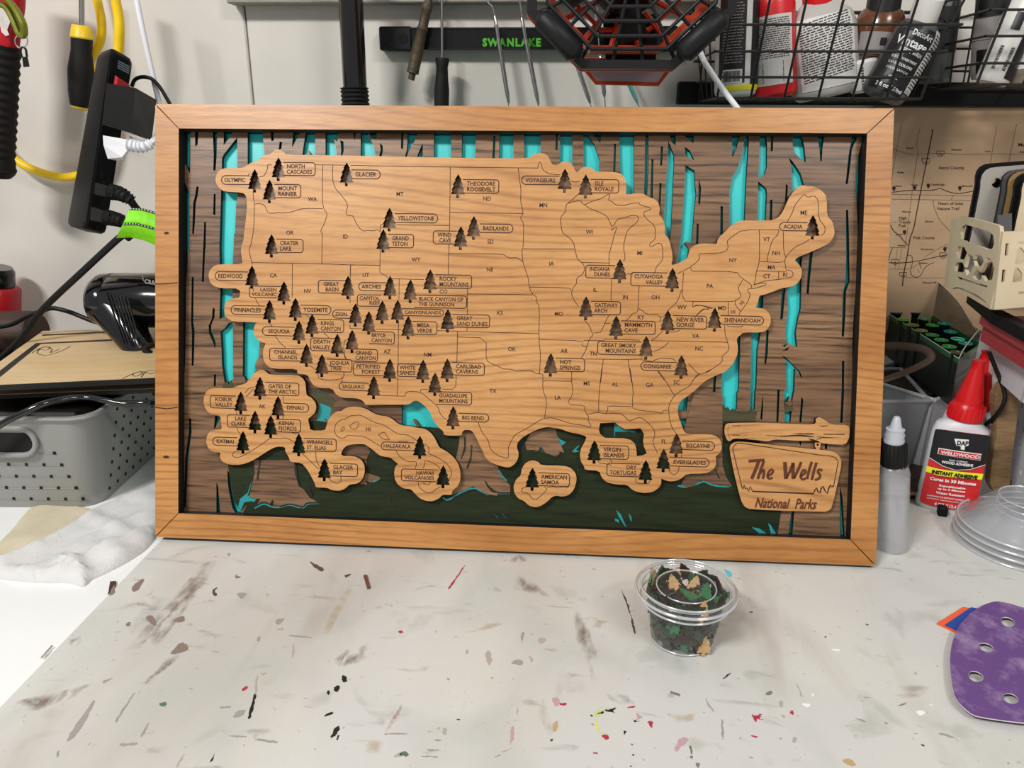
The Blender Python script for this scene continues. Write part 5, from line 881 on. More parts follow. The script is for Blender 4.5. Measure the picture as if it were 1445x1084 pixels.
# ------------------------------------------------------------------ right: rail, wire baskets, bottles
single(MB().box(((at_y(958, 130, YW-.02).x+1.0)/2, YW-.0105, (at_y(960, 115, YW-.02).z+at_y(960, 147, YW-.02).z)/2), (1.0-at_y(958, 130, YW-.02).x, .019, at_y(960, 115, YW-.02).z-at_y(960, 147, YW-.02).z), bev=.001), 'basket_rail', 'matte_black', 'matte black rail along the wall under the wire baskets', 'rail')
mat('wire_black', '22231f', .38, .3)
_d0 = ray(1216, 0); XB = at_y(1176, 141, .80).x; YTOP = XB*_d0.y/_d0.x; ZB = at_y(1176, 139, .80).z; ZT = EYE.z+_d0.z*(YTOP/_d0.y)
def wire_basket(label, xl, xr, zb, tops, yb=.80, n=6):
    t = thing('wire_basket', label, 'basket', ((xl+xr)/2, .85, zb)); sl = (yb-YTOP)/(ZT-ZB)*.9; r = .0012; H = tops[-1]-zb
    F = lambda x, z: V((x, yb-sl*(z-zb), z)); Bk = lambda x, z: V((x, YW-.024, z)); fl = .22
    X = lambda z, s_: (xl-fl*(z-zb)*1.0 if s_ < 0 else xr+fl*(z-zb))
    for z in [zb]+tops: MB().tube([F(X(z, -1), z), F(X(z, 1), z), Bk(X(z, 1), z), Bk(X(z, -1), z), F(X(z, -1), z)], r*(1.5 if z == tops[-1] else 1), 6, False).build('basket_wire', 'wire_black', t)
    for i in range(n+1):
        x = xl+(xr-xl)*i/n; MB().tube([F(x, tops[-1]), F(x, zb), Bk(x, zb), Bk(x, tops[-1])], r, 6).build('basket_wire', 'wire_black', t)
    for k_ in range(1, 4):
        y = yb+(YW-.024-yb)*k_/4; MB().tube([V((X(tops[-1], -1), y-sl*.12*(4-k_)/4, tops[-1])), V((xl, y, zb)), V((xr, y, zb)), V((X(tops[-1], 1), y-sl*.12*(4-k_)/4, tops[-1]))], r, 6).build('basket_wire', 'wire_black', t)
    return t
gz = lambda y: at_y(1180, y, .79).z
wire_basket('left hanging black wire basket filled with glue and stain bottles', at_y(1012, 139, .8).x, at_y(1299, 141, .8).x, ZB, [at_y(1180, 109, .790).z, at_y(1180, 72, .777).z, at_y(1180, 33, .763).z, ZT+.008])
wire_basket('right hanging black wire basket with leaning bottles', at_y(1378, 120, .8).x, at_y(1378, 120, .8).x+.21, at_y(1400, 119, .80).z, [at_y(1420, 89, .790).z, at_y(1420, 50, .777).z, at_y(1420, 12, .765).z, ZT+.022], n=5)
def axfn(A, B, prof, side=V((1, 0, 0)), sq=2., grow=1.015):
    """(degrees from the front, t along the bottle) -> surface point"""
    A, B = V(A), V(B); T_ = B-A; tn = T_.normalized(); a = (side-tn*side.dot(tn)).normalized(); b = tn.cross(a); b = -b if b.y > 0 else b
    def f(deg, t, w_=0.):
        for i in range(len(prof)-1):
            if prof[i][0] <= t <= prof[i+1][0]: break
        p, q = prof[i], prof[i+1]; k = 0 if q[0] == p[0] else (t-p[0])/(q[0]-p[0]); k = min(1, max(0, k)); g = lambda u, n_: u[n_] if len(u) > n_ else u[1]
        rx = p[1]+(q[1]-p[1])*k; ry = g(p, 2)+(g(q, 2)-g(p, 2))*k; th = math.radians(deg); c, d = math.sin(th), math.cos(th)
        c = math.copysign(abs(c)**(2/sq), c); d = math.copysign(abs(d)**(2/sq), d); return A+T_*t+a*(rx*grow+w_)*c+b*(ry*grow+w_)*d
    return f
def patch(f, d0, d1, t0, t1, w_=.0002, n=12):
    m_ = MB(); k = max(2, int((t1-t0)*12)); m_.add([f(d0+(d1-d0)*i/n, t0+(t1-t0)*j/k, w_) for i in range(n+1) for j in range(k+1)], [(i*(k+1)+j, (i+1)*(k+1)+j, (i+1)*(k+1)+j+1, i*(k+1)+j+1) for i in range(n) for j in range(k)]); return m_
def printlines(f, d0, d1, t0, t1, rows, w_=.0004, fill=.45, sl=0):
    m_ = MB()
    for r_ in range(rows):
        t = t1-(t1-t0)*(r_+.5)/rows; h = (t1-t0)/rows*fill/2; d = d0
        while d < d1-4:
            e = min(d1, d+rnd.uniform(3, 11)); m_.add([f(d, t-h+sl*(d-d0), w_), f(e, t-h+sl*(e-d0), w_), f(e, t+h+sl*(e-d0), w_), f(d, t+h+sl*(d-d0), w_)], [(0, 1, 2, 3)]); d = e+rnd.uniform(1.2, 2.5)
    return m_
def bars(f, d0, d1, t0, t1, n, w_=.0005, vert=False):
    m_ = MB()
    for i in range(n):
        k = rnd.uniform(.3, .75)
        if vert: a, b = d0+(d1-d0)*i/n, d0+(d1-d0)*(i+k)/n; q = ((a, t0), (b, t0), (b, t1), (a, t1))
        else: a, b = t0+(t1-t0)*i/n, t0+(t1-t0)*(i+k)/n; q = ((d0, a), (d1, a), (d1, b), (d0, b))
        m_.add([f(x, y, w_) for x, y in q], [(0, 1, 2, 3)])
    return m_
mat('bottle_white', 'dcd9d4', .35); mat('label_black', '121214', .4); mat('label_yellow', 'e6dc1e', .4); mat('label_white', 'd6d2ce', .5); mat('print_dark', '2a2728', .6); mat('red_cap', 'd3141a', .35)
mat('bottle_clear', 'c9c6c0', .3, trans=.25); mat('amber', '6a3f26', .2, trans=.2); mat('grey_label', '8d8583', .5); mat('grey_paint', '4a4b4d', .35); mat('print_white', 'e8e8ea', .5); mat('glass_brown', '9a8c7d', .3, trans=.2)
def bottle(name, label, a, b, Y, prof, m, k=24, sq=2., sy=1.):
    s_ = (Y/1085)*.985; A, B = at_y(*a, Y), at_y(*b, Y); pr = [(p[0], p[1]*s_, p[1]*s_*sy) for p in prof]
    t = thing(name, label, 'bottle', A if A.z < B.z else B); MB().loft(A, B, pr, k, side=V((1, 0, 0)), sq=sq).build('bottle_body', m, t, 40); return t, axfn(A, B, pr, sq=sq)
BODY = lambda r: [(0, r*.8), (.02, r*.95), (.05, r), (.80, r), (.88, r*.85), (.95, r*.45), (1, r*.42)]
t, f = bottle('stain_bottle', 'white bottle with black label and yellow stripe at the left end of the wire basket', (1037, 137), (1044, -60), .845, BODY(27), 'bottle_white')
patch(f, -62, 12, .10, .74).build('bottle_label', 'label_black', t); patch(f, 30, 80, .08, .74).build('bottle_label', 'label_black', t); patch(f, -60, 80, .045, .085, .0003).build('label_stripe', 'label_yellow', t)
patch(f, -50, 5, .10, .20, .0004).build('barcode_field', 'label_white', t); tag_stuff(bars(f, -46, 0, .11, .19, 22, .0006, True).build('barcode', 'print_dark', t)); tag_stuff(printlines(f, -50, 5, .24, .70, 22, .0004, .35).build('small_print', 'grey_label', t))
t, f = bottle('glue_bottle', 'red bottle with white back label beside the white and black one', (1094, 138), (1088, -50), .85, [(0, 22), (.03, 27), (.7, 28), (.78, 25), (.9, 13), (1, 12)], 'red_plastic')
patch(f, -65, 38, .10, .62).build('bottle_label', 'label_white', t); tag_stuff(printlines(f, -60, 30, .30, .60, 19).build('small_print', 'print_dark', t)); tag_stuff(bars(f, -45, 10, .12, .28, 24, .0006).build('barcode', 'print_dark', t))
t, f = bottle('glue_bottle', 'large translucent bottle with long printed label and red cap in the wire basket', (1166, 137), (1154, 2), .855, [(0, 34), (.03, 40), (.08, 43), (.7, 45), (.85, 40), (.95, 26), (1, 20)], 'bottle_clear', sy=.7)
patch(f, -52, 48, .10, .84).build('bottle_label', 'label_white', t); tag_stuff(printlines(f, -46, 42, .18, .80, 24, .0005, .42, .0006).build('small_print', 'print_dark', t))
s_ = .855/1085; MB().loft(at_y(1155, 8, .855), at_y(1153, -40, .855), [(0, 18*s_), (.1, 19*s_), (.7, 18*s_), (1, 8*s_)], 20).build('bottle_cap', 'red_cap', t, 40)
t, f = bottle('stain_jar', 'amber jar with black cap and grey label in the wire basket', (1232, 82), (1246, 15), .86, [(0, 26), (.1, 30), (.75, 31), (1, 24)], 'amber')
patch(f, -60, 60, .05, .50).build('bottle_label', 'grey_label', t); s_ = .86/1085; MB().loft(at_y(1245, 20, .855), at_y(1252, -25, .855), [(0, 20*s_), (1, 20*s_)], 20).build('bottle_cap', 'label_black', t, 40)
patch(f, -12, 2, .22, .38, .0006, 6).build('label_drop', 'label_black', t)
t, f = bottle('paint_tube', 'small white round bottle lying low between the translucent and black bottles', (1221, 130), (1219, 84), .85, [(0, 15), (.1, 19), (.9, 19), (1, 15)], 'bottle_white')
tag_stuff(bars(f, -30, 25, .1, .8, 9, .0006).build('small_print', 'print_dark', t))
t, f = bottle('paint_bottle', 'black paint bottle with white lettering leaning in the wire basket', (1243, 138), (1306, 28), .825, [(0, 24), (.03, 27), (.1, 28.5), (.8, 28.5), (.9, 24), (1, 15)], 'grey_paint')
patch(f, -75, 28, .04, .86).build('bottle_label', 'label_black', t); patch(f, 29, 75, .12, .90).build('bottle_label', 'label_white', t); tag_stuff(printlines(f, 32, 68, .18, .86, 18).build('small_print', 'print_dark', t))
s_ = .825/1085; MB().loft(at_y(1298, 40, .822), at_y(1316, -12, .815), [(0, 15*s_), (.1, 17*s_), (.8, 17*s_), (1, 9*s_)], 20).build('bottle_cap', 'bottle_white', t, 40)
for i_, (tx, t0, t1, d0, d1) in enumerate((('DecoArt', .735, .80, -30, 22), ('Vintage', .60, .70, -58, 22), ('EFFECT WASH', .525, .57, -38, 20), ('COLOR WASH PAINT', .435, .465, -48, 18), ('LAVIS COLORE', .365, .395, -48, 14), ('COLOR LAVADO', .30, .325, -46, 10), ('Black', .205, .235, -30, -6), ('2 fl oz / 59ml', .08, .125, -50, 22))):
    mm = MB(); mm.text(tx, lambda x, y: f(x, y, .0005), d0, d1, t0, t1, bold=.02, shear=0); tag_stuff(mm.build('bottle_lettering', 'print_white', t))
t, f = bottle('paint_bottle', 'dark bottle standing behind the black lettered one in the wire basket', (1316, 118), (1334, -25), .875, BODY(21), 'grey_paint'); patch(f, -60, 60, .3, .75).build('bottle_label', 'label_black', t)
t, f = bottle('paint_bottle', 'grey bottle with black cap at the left of the right wire basket', (1396, 110), (1402, 10), .865, [(0, 20), (.1, 22), (.55, 22), (.56, 23), (1, 20)], 'grey_label'); patch(f, -70, 60, .0, .42).build('bottle_label', 'label_black', t)
s_ = .865/1085; MB().loft(at_y(1400, 22, .862), at_y(1403, -25, .862), [(0, 19*s_), (1, 19*s_)], 20).build('bottle_cap', 'label_black', t, 40)
t, f = bottle('paint_bottle', 'white bottle with barcode and black label leaning in the right wire basket', (1398, 118), (1452, -2), .828, [(0, 17), (.04, 20), (.8, 21), (1, 18)], 'bottle_white')
patch(f, 8, 80, .06, .82).build('bottle_label', 'label_black', t); tag_stuff(bars(f, -45, 0, .14, .42, 20, .0006).build('barcode', 'print_dark', t)); patch(f, -40, -12, .60, .80, .0005).build('label_patch', 'label_black', t)
t, f = bottle('stain_jar', 'squat frosted jar at the picture edge in the right wire basket', (1440, 120), (1444, 62), .835, [(0, 18), (.1, 22), (.8, 22), (1, 16)], 'glass_brown'); patch(f, -40, 40, .4, .85, .0003).build('bottle_label', 'label_white', t)

# ------------------------------------------------------------------ engraved trail map board on the wall
wood('map_ply', 'c3a483', 'b59473', '9a7a5a', rings=40, warp=.4, ring=.18, low=3, fleck=.12, rough=.5)
YB_ = YW-.012
tb = thing('trail_map_board', 'engraved plywood county trail map leaning flat against the wall', 'map board', at_y(1350, 445, YB_))
c0, c1_ = at_y(1235, 151, YB_), at_y(1235, 470, YB_); xr_ = at_y(1500, 300, YB_).x
MB().box(((c0.x+xr_)/2, YB_+.0025, (c0.z+c1_.z)/2), (xr_-c0.x, .005, c0.z-c1_.z), bev=.0006).build('board_sheet', 'map_ply', tb)
fb = lambda x, y: at_y(CW['j'][0]+x/4.17, CW['j'][1]+y/4.17, YB_-.0003)
for s_, w_ in (('135,140 105,300 75,470 50,760', 1.5), ('245,165 228,230 222,288 235,292 205,480 185,640 160,850', 1.5), ('320,175 290,330 255,500 225,660 205,770 185,810 172,900 160,960 145,1040 140,1100', 5.5), ('85,295 180,325 235,322 400,318 460,325 660,322 855,324', 1.6), ('695,160 675,270 655,385', 1.6), ('812,145 765,375', 1.6),
               ('80,548 140,540 190,535 250,537 330,535 360,522 390,538 440,553 480,555 560,540', 4), ('75,560 550,568', 1.5), ('75,588 550,596', 1.5), ('440,565 425,592', 1.6), ('322,592 320,620 355,710 395,750 420,778', 2), ('70,725 110,725', 1.6), ('70,740 85,775 120,800 145,830 170,860', 4.5), ('100,800 140,795', 4), ('65,872 160,875', 1.6), ('82,875 65,915 60,950', 3.5),
               ('60,962 110,965 200,958 290,940 350,925 410,915', 4), ('270,930 330,890 410,850', 1.6), ('415,868 390,870', 2), ('170,920 195,918 200,960 185,1010 195,1040 225,1050 250,1035 265,1000 290,975 325,962', 3), ('60,1000 190,1000 240,960 255,1005 235,965 290,965', 1.6), ('110,880 95,1000', 1.3), ('135,880 118,1000', 1.3), ('150,1050 395,1052', 1.4), ('420,800 425,830', 3), ('230,1000 240,1020', 1.6)):
    pp = [tuple(map(float, q.split(','))) for q in s_.split()]; MB().ribbon(smooth(pp, False), w_, fb).build('road_line', 'etch', tb)
for tx, x0, x1, y, h in (('Ames', 162, 205, 292, 10), ('Nevada', 427, 487, 302, 11), ('Colo', 625, 660, 312, 11), ('Kelley', 108, 150, 436, 11), ('Story County', 353, 503, 412, 17), ('Slater', 98, 138, 515, 9), ('Huxley', 190, 232, 508, 10), ('Cambridge', 308, 388, 508, 12), ('Maxwell', 490, 552, 516, 11), ('Heart of Iowa', 350, 497, 622, 17), ('Nature Trail', 343, 475, 652, 17), ('Alleman', 135, 190, 667, 10), ('High', 118, 166, 708, 17), ('Trestle', 118, 188, 731, 17), ('Trail', 114, 160, 753, 17), ('Elkhart', 272, 323, 725, 10), ('Polk County', 203, 330, 824, 17), ('Ankeny', 112, 160, 866, 11), ('Bondurant', 248, 322, 888, 10), ('Altoona', 235, 282, 968, 10), ('Ma', 820, 862, 278, 20), ('State', 830, 875, 316, 12), ('30', 353, 375, 330, 13), ('35', 272, 287, 378, 11), ('80', 370, 388, 930, 9), ('80', 88, 104, 966, 9), ('235', 132, 155, 1042, 9), ('Runnells', 355, 430, 1102, 10), ('Pleasant Hill', 258, 340, 1084, 10)):
    MB().text(tx, fb, x0, x1, y, y-h, bold=.01).build('map_lettering', 'etch', tb)
for x_, y_ in ((90, 522), (212, 518), (292, 506), (478, 520), (152, 780), (390, 880)):
    MB().add([fb(x_+11*math.cos(a*.6283), y_+10*math.sin(a*.6283)+(8 if a in (2, 3) else 0)) for a in range(10)], [tuple(range(10))]).build('map_pin', 'etch', tb)
for x_, y_, w_, h_ in ((364, 322, 46, 34), (278, 368, 46, 40), (378, 922, 40, 36), (97, 960, 42, 34), (143, 1035, 44, 30)):
    MB().ribbon([(x_-w_/2, y_-h_/2), (x_+w_/2, y_-h_/2), (x_+w_*.45, y_+h_*.1), (x_, y_+h_/2), (x_-w_*.45, y_+h_*.1), (x_-w_/2, y_-h_/2)], 3, fb).build('road_shield', 'etch', tb)

# ------------------------------------------------------------------ laser cut caddy with panels, on a black case
mat('ply_pale', 'd2c1a2', .55, var=.06, vscale=30); mat('smoke_grey', '5d5c5c', .3)
cd_ = thing('caddy', 'pale plywood caddy with hexagon cut-outs and a handle slot', 'caddy', at_y(1405, 436, .70))
SL = [(1344, 309, .78), (1412, 320, .66), (1399.5, 436, .66), (1334, 405, .78)]   # side panel corners
q = [at_y(*p) for p in SL]; ox = q[3]; ex = (q[2]-q[3]); ex.z = 0; exl = ex.length; ex.normalize(); zb_ = ox.z; nrm = ex.cross(V((0, 0, 1))); nrm = -nrm if nrm.y > 0 else nrm
def sp(px_, py_):
    p = at_pl(px_, py_, ox, nrm)-ox; return (p.dot(ex), p.z)
def spf(x, y, z=0.): return ox+ex*x+V((0, 0, 1))*y+nrm*z
jj = lambda s_: [(1240+float(a.split(',')[0])/4.17, 140+float(a.split(',')[1])/4.17) for a in s_.split()]
outl = [sp(*p) for p in jj('437,708 468,705 485,690 520,690 700,738 722,748 727,780 700,1084')+[(1399.5, 436), (1392, 424), (1380, 415), (1360, 407), (1352, 405), (1345, 408), (1334.5, 405)]]
hs = ['500,750 520,738 660,778 685,800 690,850 680,880 655,885 520,840 495,820 490,780', '478,870 510,875 525,905 505,950 480,930 468,900', '470,965 500,965 515,1000 500,1020 465,1010 460,985', '535,920 560,930 568,970 555,1010 530,1030 518,985', '580,920 615,925 625,955 605,985 580,975 570,945', '590,1005 615,1030 610,1060 575,1060 565,1040', '640,975 675,960 685,1000 675,1055 640,1065 615,1020', '640,930 670,940 665,950 640,945', '470,1045 480,1045 650,1100 650,1112 470,1058']
def fat(q, k):
    cx_, cy_ = sum(a for a, b in q)/len(q), sum(b for a, b in q)/len(q); return [(cx_+(a-cx_)*k, cy_+(b-cy_)*k) for a, b in q]
MB().prism([outl]+[fat([sp(*p) for p in jj(h)], 1.16 if 0 < i < 7 else 1) for i, h in enumerate(hs)], spf, .003, 0).build('side_panel', 'ply_pale', cd_)
yf = .658; fo = [(1414, 327), (1480, 325), (1480, 430), (1401.5, 436.5)]
fl_ = lambda pts: [(lambda p: (p.x, p.z))(at_y(a, b, yf)) for a, b in pts]
hx = [fl_(jj(h)) for h in ('742,848 760,845 755,920 735,922', '722,1002 742,1000 735,1075 716,1078', '805,835 870,830 870,848 825,850', '808,880 830,870 860,905 862,940 830,970 795,970', '795,990 815,990 840,1025 835,1070 800,1080 780,1075')]
MB().prism([fl_(fo)]+hx+[fl_([(1401+.5+a/4.926*1.0, 0) for a in ()] or [(1436, 411), (1470, 410), (1470, 414), (1436, 415)])], lambda x, y, z: V((x, yf+z, y)), .003).build('front_panel', 'ply_pale', cd_)
b0 = spf(.002, .004); b1 = spf(exl-.002, .004); MB().hexa([b0, b1, b1+V((.12, 0, 0)), b0+V((.12, 0, 0))], [p+V((0, 0, .003)) for p in (b0, b1, b1+V((.12, 0, 0)), b0+V((.12, 0, 0)))]).build('caddy_floor', 'ply_pale', cd_)
# upright sheets standing in the caddy
def sheet(label, dx, dy, m, Y, hole=True, x1=1500):
    ol = [(1376+dx, 330+dy), (1376+dx, 262+dy), (1376.6+dx, 250+dy), (1379+dx, 242+dy), (1383.5+dx, 236.5+dy), (1390+dx, 233+dy), (1400+dx, 231.5+dy), (x1, 224+dy), (x1, 330+dy)]
    P2 = [(lambda p: (p.x, p.z))(at_y(a, b, Y)) for a, b in ol]; P2 = [(a, zb_+.0075 if i in (0, 8) else b) for i, (a, b) in enumerate(P2)]; P2[8] = (P2[7][0], P2[8][1]); P2[0] = (P2[1][0], P2[0][1]); ho = [[(lambda p: (p.x, p.z))(at_y(1399+dx+7.2*math.cos(a*.5236), 254+dy+7.2*math.sin(a*.5236), Y)) for a in range(12)]] if hole else []
    o_ = MB().prism([P2]+ho, lambda x, y, z: V((x, Y+z, y)), .003, 0, 1); single(o_, 'template_sheet', [m, 'black_edge'], label, 'sheet', 'rounded sheets in the caddy')
mat('ply_brown', '9a7a4c', .5); mat('ply_grey', 'a8a29a', .5)
sheet('black rounded sheet at the back of the caddy', 0, -1, 'matte_black', .752); sheet('pale rounded plywood sheet with round hole in the caddy', 6, 4, 'ply_grey', .744)
sheet('clear grey rounded sheet in the middle of the caddy', 36, 8, 'smoke_grey', .735, False); sheet('brown rounded sheet in the caddy', 44, 10, 'ply_brown', .727, False); sheet('black rounded sheet nearest the front of the caddy', 54, 12, 'matte_black', .719, False); sheet('pale sheet cut off by the picture edge in the caddy', 64, 16, 'ply_pale', .711, False)
single(MB().hexa([at_y(a, b, .70) for a, b in ((1408, 304), (1428, 301), (1428, 330), (1408, 330))], [at_y(a, b, .705) for a, b in ((1408, 304), (1428, 301), (1428, 330), (1408, 330))]), 'tag_card', 'smoke_grey', 'small grey card standing at the caddy front', 'card')
# black case that carries the caddy, resting on the red case
zc_ = zb_-.0035
bc = [at_z(a, b, zc_) for a, b in ((1366, 413), (1401, 441), (1475, 480))]; bc[2] = bc[1]+(bc[2]-bc[1])*1.5; bc.append(bc[2]+(bc[0]-bc[1]))
single(MB().hexa([p-V((0, 0, .010)) for p in bc], bc), 'tool_case', 'matte_black', 'flat black case carrying the plywood caddy', 'case')
rp = zc_-.0105
r_ = [at_z(1384, 445, rp), at_z(1448, 482, rp), at_z(1448, 482, rp)+V((.2, 0, 0)), at_z(1384, 445, rp)+V((.25, 0, 0))]
mat('red_case', 'a8343a', .4)
t = thing('red_case', 'red plastic case in the white bin under the black case', 'case', r_[0]-V((0, 0, .05)))
MB().hexa([p-V((-.004, 0, .024)) for p in r_], [p-V((-.004, 0, .008)) for p in r_]).build('case_body', 'red_case', t); MB().hexa([p-V((0, 0, .008)) for p in r_], r_).build('case_lid', 'red_case', t)
# white bin with thick rim and slotted side
zr = .158; A_, B_ = at_z(1384, 470, zr), at_z(1450, 522, zr); d_ = (B_-A_).normalized(); B_ = A_+d_*.13; pr_ = V((-d_.y, d_.x, 0)); pr_ = pr_ if pr_.x > 0 else -pr_
bn = thing('white_bin', 'large white plastic bin with thick rim and slotted side', 'bin', (B_.x, B_.y, 0))
mat('bin_white', 'd3d4d8', .4)
lo = [A_, B_, B_+pr_*.004, A_+pr_*.004]; MB().hexa([p-V((0, 0, .028)) for p in lo], lo).build('bin_rim', 'bin_white', bn)
lo = [B_, B_+pr_*.25, B_+pr_*.25-d_*.004, B_-d_*.004]; MB().hexa([p-V((0, 0, .028)) for p in lo], lo).build('bin_rim', 'bin_white', bn)
sd = lambda x, y, z=0.: A_*1+d_*x+pr_*(.042+z)+V((0, 0, y-zr))
hol2 = []
for r_i in range(6):
    for c_i in range(8): cx_, cy_ = .008+c_i*.016, .018+r_i*.019; hol2.append([(cx_+.0022*math.cos(a*1.0472), cy_+.0042*math.sin(a*1.0472)) for a in range(6)])
MB().prism([[(0, .001), (.128, .001), (.128, .125), (0, .125)]]+hol2, sd, .002).build('bin_side', 'bin_white', bn)
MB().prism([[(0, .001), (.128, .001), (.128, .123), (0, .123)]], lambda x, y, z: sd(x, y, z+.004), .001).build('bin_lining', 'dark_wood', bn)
lo = [sd(.128, .001), sd(.128, .001)+pr_*.23, sd(.128, .13)+pr_*.23, sd(.128, .13)]; MB().hexa(lo, [p-d_*.002 for p in lo]).build('bin_end', 'bin_white', bn)
# live edge slab leaning on the bin
wood('slab_wood', 'a98a62', '7e5f3f', '3c2918', rings=60, warp=.2, ring=.7, low=9, fleck=.4, rough=.6)
sy = .70; so = [(lambda p: (p.x, p.z))(at_y(a, b, sy)) for a, b in ((1392, 690), (1397, 640), (1404, 600), (1398, 560), (1410, 540), (1422, 535), (1434, 560), (1430, 600), (1424, 640), (1420, 690))]
zmin = min(b for a, b in so); so = [(a, max(.001, b)) for a, b in so]
single(MB().prism([smooth(so)], lambda x, y, z: V((x, sy+z, y)), .010), 'wood_slab', 'slab_wood', 'brown live-edge wood slab standing against the slotted white bin', 'wood')
cable('cable', 'black cable curving down beside the white bin behind the glue bottles', [(1396, 498, .70), (1405, 520, .70), (1415, 545, .695), (1418, 562, .69), (1412, 578, .69), (1400, 592, .70), (1390, 600, .72)], .0020, 'rubber_black')
# ------------------------------------------------------------------ box of numbered green markers
zt = .140; P1, P0, P2 = at_z(1249, 440, zt), at_z(1353, 507, zt), at_z(1382, 488, zt); P2 = P0+(P2-P0)*1.15
P3 = P1+(P2-P0); mk_ = thing('marker_box', 'dark green open box of numbered markers tilted behind the glue bottles', 'box', ((P0+P1+P2+P3)/4).xy.to_3d()+V((0, 0, .03)))
mat('box_dark', '0e1512', .4); mat('box_green', '1d5c36', .35); mat('print_grey', '8c9290', .5); mat('leaf_green', '2c6b3c', .5)
film('clear_film', clear=.5, gloss=.03, rough=.1, body='2c3631')
cen = (P0+P1+P2+P3)/4; D = V((0, 0, 1)); ring4 = [P1, P0, P2, P3]
MB().hexa([p-D*.048 for p in ring4], [p-D*.045 for p in ring4]).build('box_base', 'box_dark', mk_)
for i in range(4):
    a, b = ring4[i], ring4[(i+1) % 4]; ia, ib = a+(cen-a).normalized()*.0025, b+(cen-b).normalized()*.0025
    MB().hexa([p-D*.045 for p in (a, b, ib, ia)], [p-D*.0045 for p in (a, b, ib, ia)]).build('box_wall', 'box_dark', mk_); MB().hexa([p-D*.0045 for p in (a, b, ib, ia)], [p+D*.0 for p in (a, b, ib, ia)]).build('green_edge', 'box_green', mk_)
bt = [P3+D*.000, P2, P2+D*.012, P2.lerp(P3, .12)+D*.012, P2.lerp(P3, .35)+D*.030, P2.lerp(P3, .7)+D*.043, P3+D*.050]
vv = (P3-P2).normalized().cross(D); MB().hexa(bt, [p+vv*.0006 for p in bt]).build('clear_flap', 'clear_film', mk_); mat('edge_bright', 'b7c0b8', .25)
MB().tube(curve3(bt[2:], 4), .0005, 6).build('flap_edge', 'edge_bright', mk_); MB().tube([P1+D*.0006, P0+D*.0006], .0005, 6).build('flap_edge', 'edge_bright', mk_); MB().tube(curve3([P0+D*.0006, P0.lerp(P2, .2)+D*.010, P0.lerp(P2, .9)+D*.024, P2+D*.026], 4), .0005, 6).build('flap_edge', 'edge_bright', mk_)
e_ = (P2-P0); eu = e_.normalized(); en = eu.cross(D); en = en if en.y < 0 else -en
MB().text('MARKERS', lambda x, y: P0+eu*x-D*y+en*.0004, .004, e_.length-.004, .022, .018).build('box_lettering', 'print_grey', mk_)
mm = MB()
for r_i in range(6): mm.hexa([P0+eu*.004-D*(.026+r_i*.003)+en*.0003, P0+eu*(e_.length-.006+rnd.uniform(-.004, 0))-D*(.026+r_i*.003)+en*.0003, P0+eu*(e_.length-.006)-D*(.0268+r_i*.003)+en*.0003, P0+eu*.004-D*(.0268+r_i*.003)+en*.0003], [p for p in [P0+eu*.004-D*(.026+r_i*.003)+en*.0005, P0+eu*(e_.length-.006)-D*(.026+r_i*.003)+en*.0005, P0+eu*(e_.length-.006)-D*(.0268+r_i*.003)+en*.0005, P0+eu*.004-D*(.0268+r_i*.003)+en*.0005]])
tag_stuff(mm.build('small_print', 'print_grey', mk_))
ln = (P0-P1).normalized(); nn2 = ln.cross(D); nn2 = nn2 if nn2.y < 0 else -nn2; W_ = (P0-P1).length
MB().hexa([P1+ln*(W_*a)-D*b+nn2*.0002 for a, b in ((.62, .018), (.94, .018), (.94, .045), (.66, .045))], [P1+ln*(W_*a)-D*b+nn2*.0005 for a, b in ((.62, .018), (.94, .018), (.94, .045), (.66, .045))]).build('white_panel', 'smoke_grey', mk_)
MB().hexa([P1+ln*(W_*a)-D*b+nn2*.0006 for a, b in ((.80, .021), (.86, .021), (.86, .030), (.80, .030))], [P1+ln*(W_*a)-D*b+nn2*.0009 for a, b in ((.80, .021), (.86, .021), (.86, .030), (.80, .030))]).build('green_square', 'leaf_green', mk_)
MKC = dict(g='1f9a3e', y='93a03a', t='128a76', d='123b48', b='38c79a', o='4c4f33', l='7cc23a')
mat('marker_black', '10120f', .35)
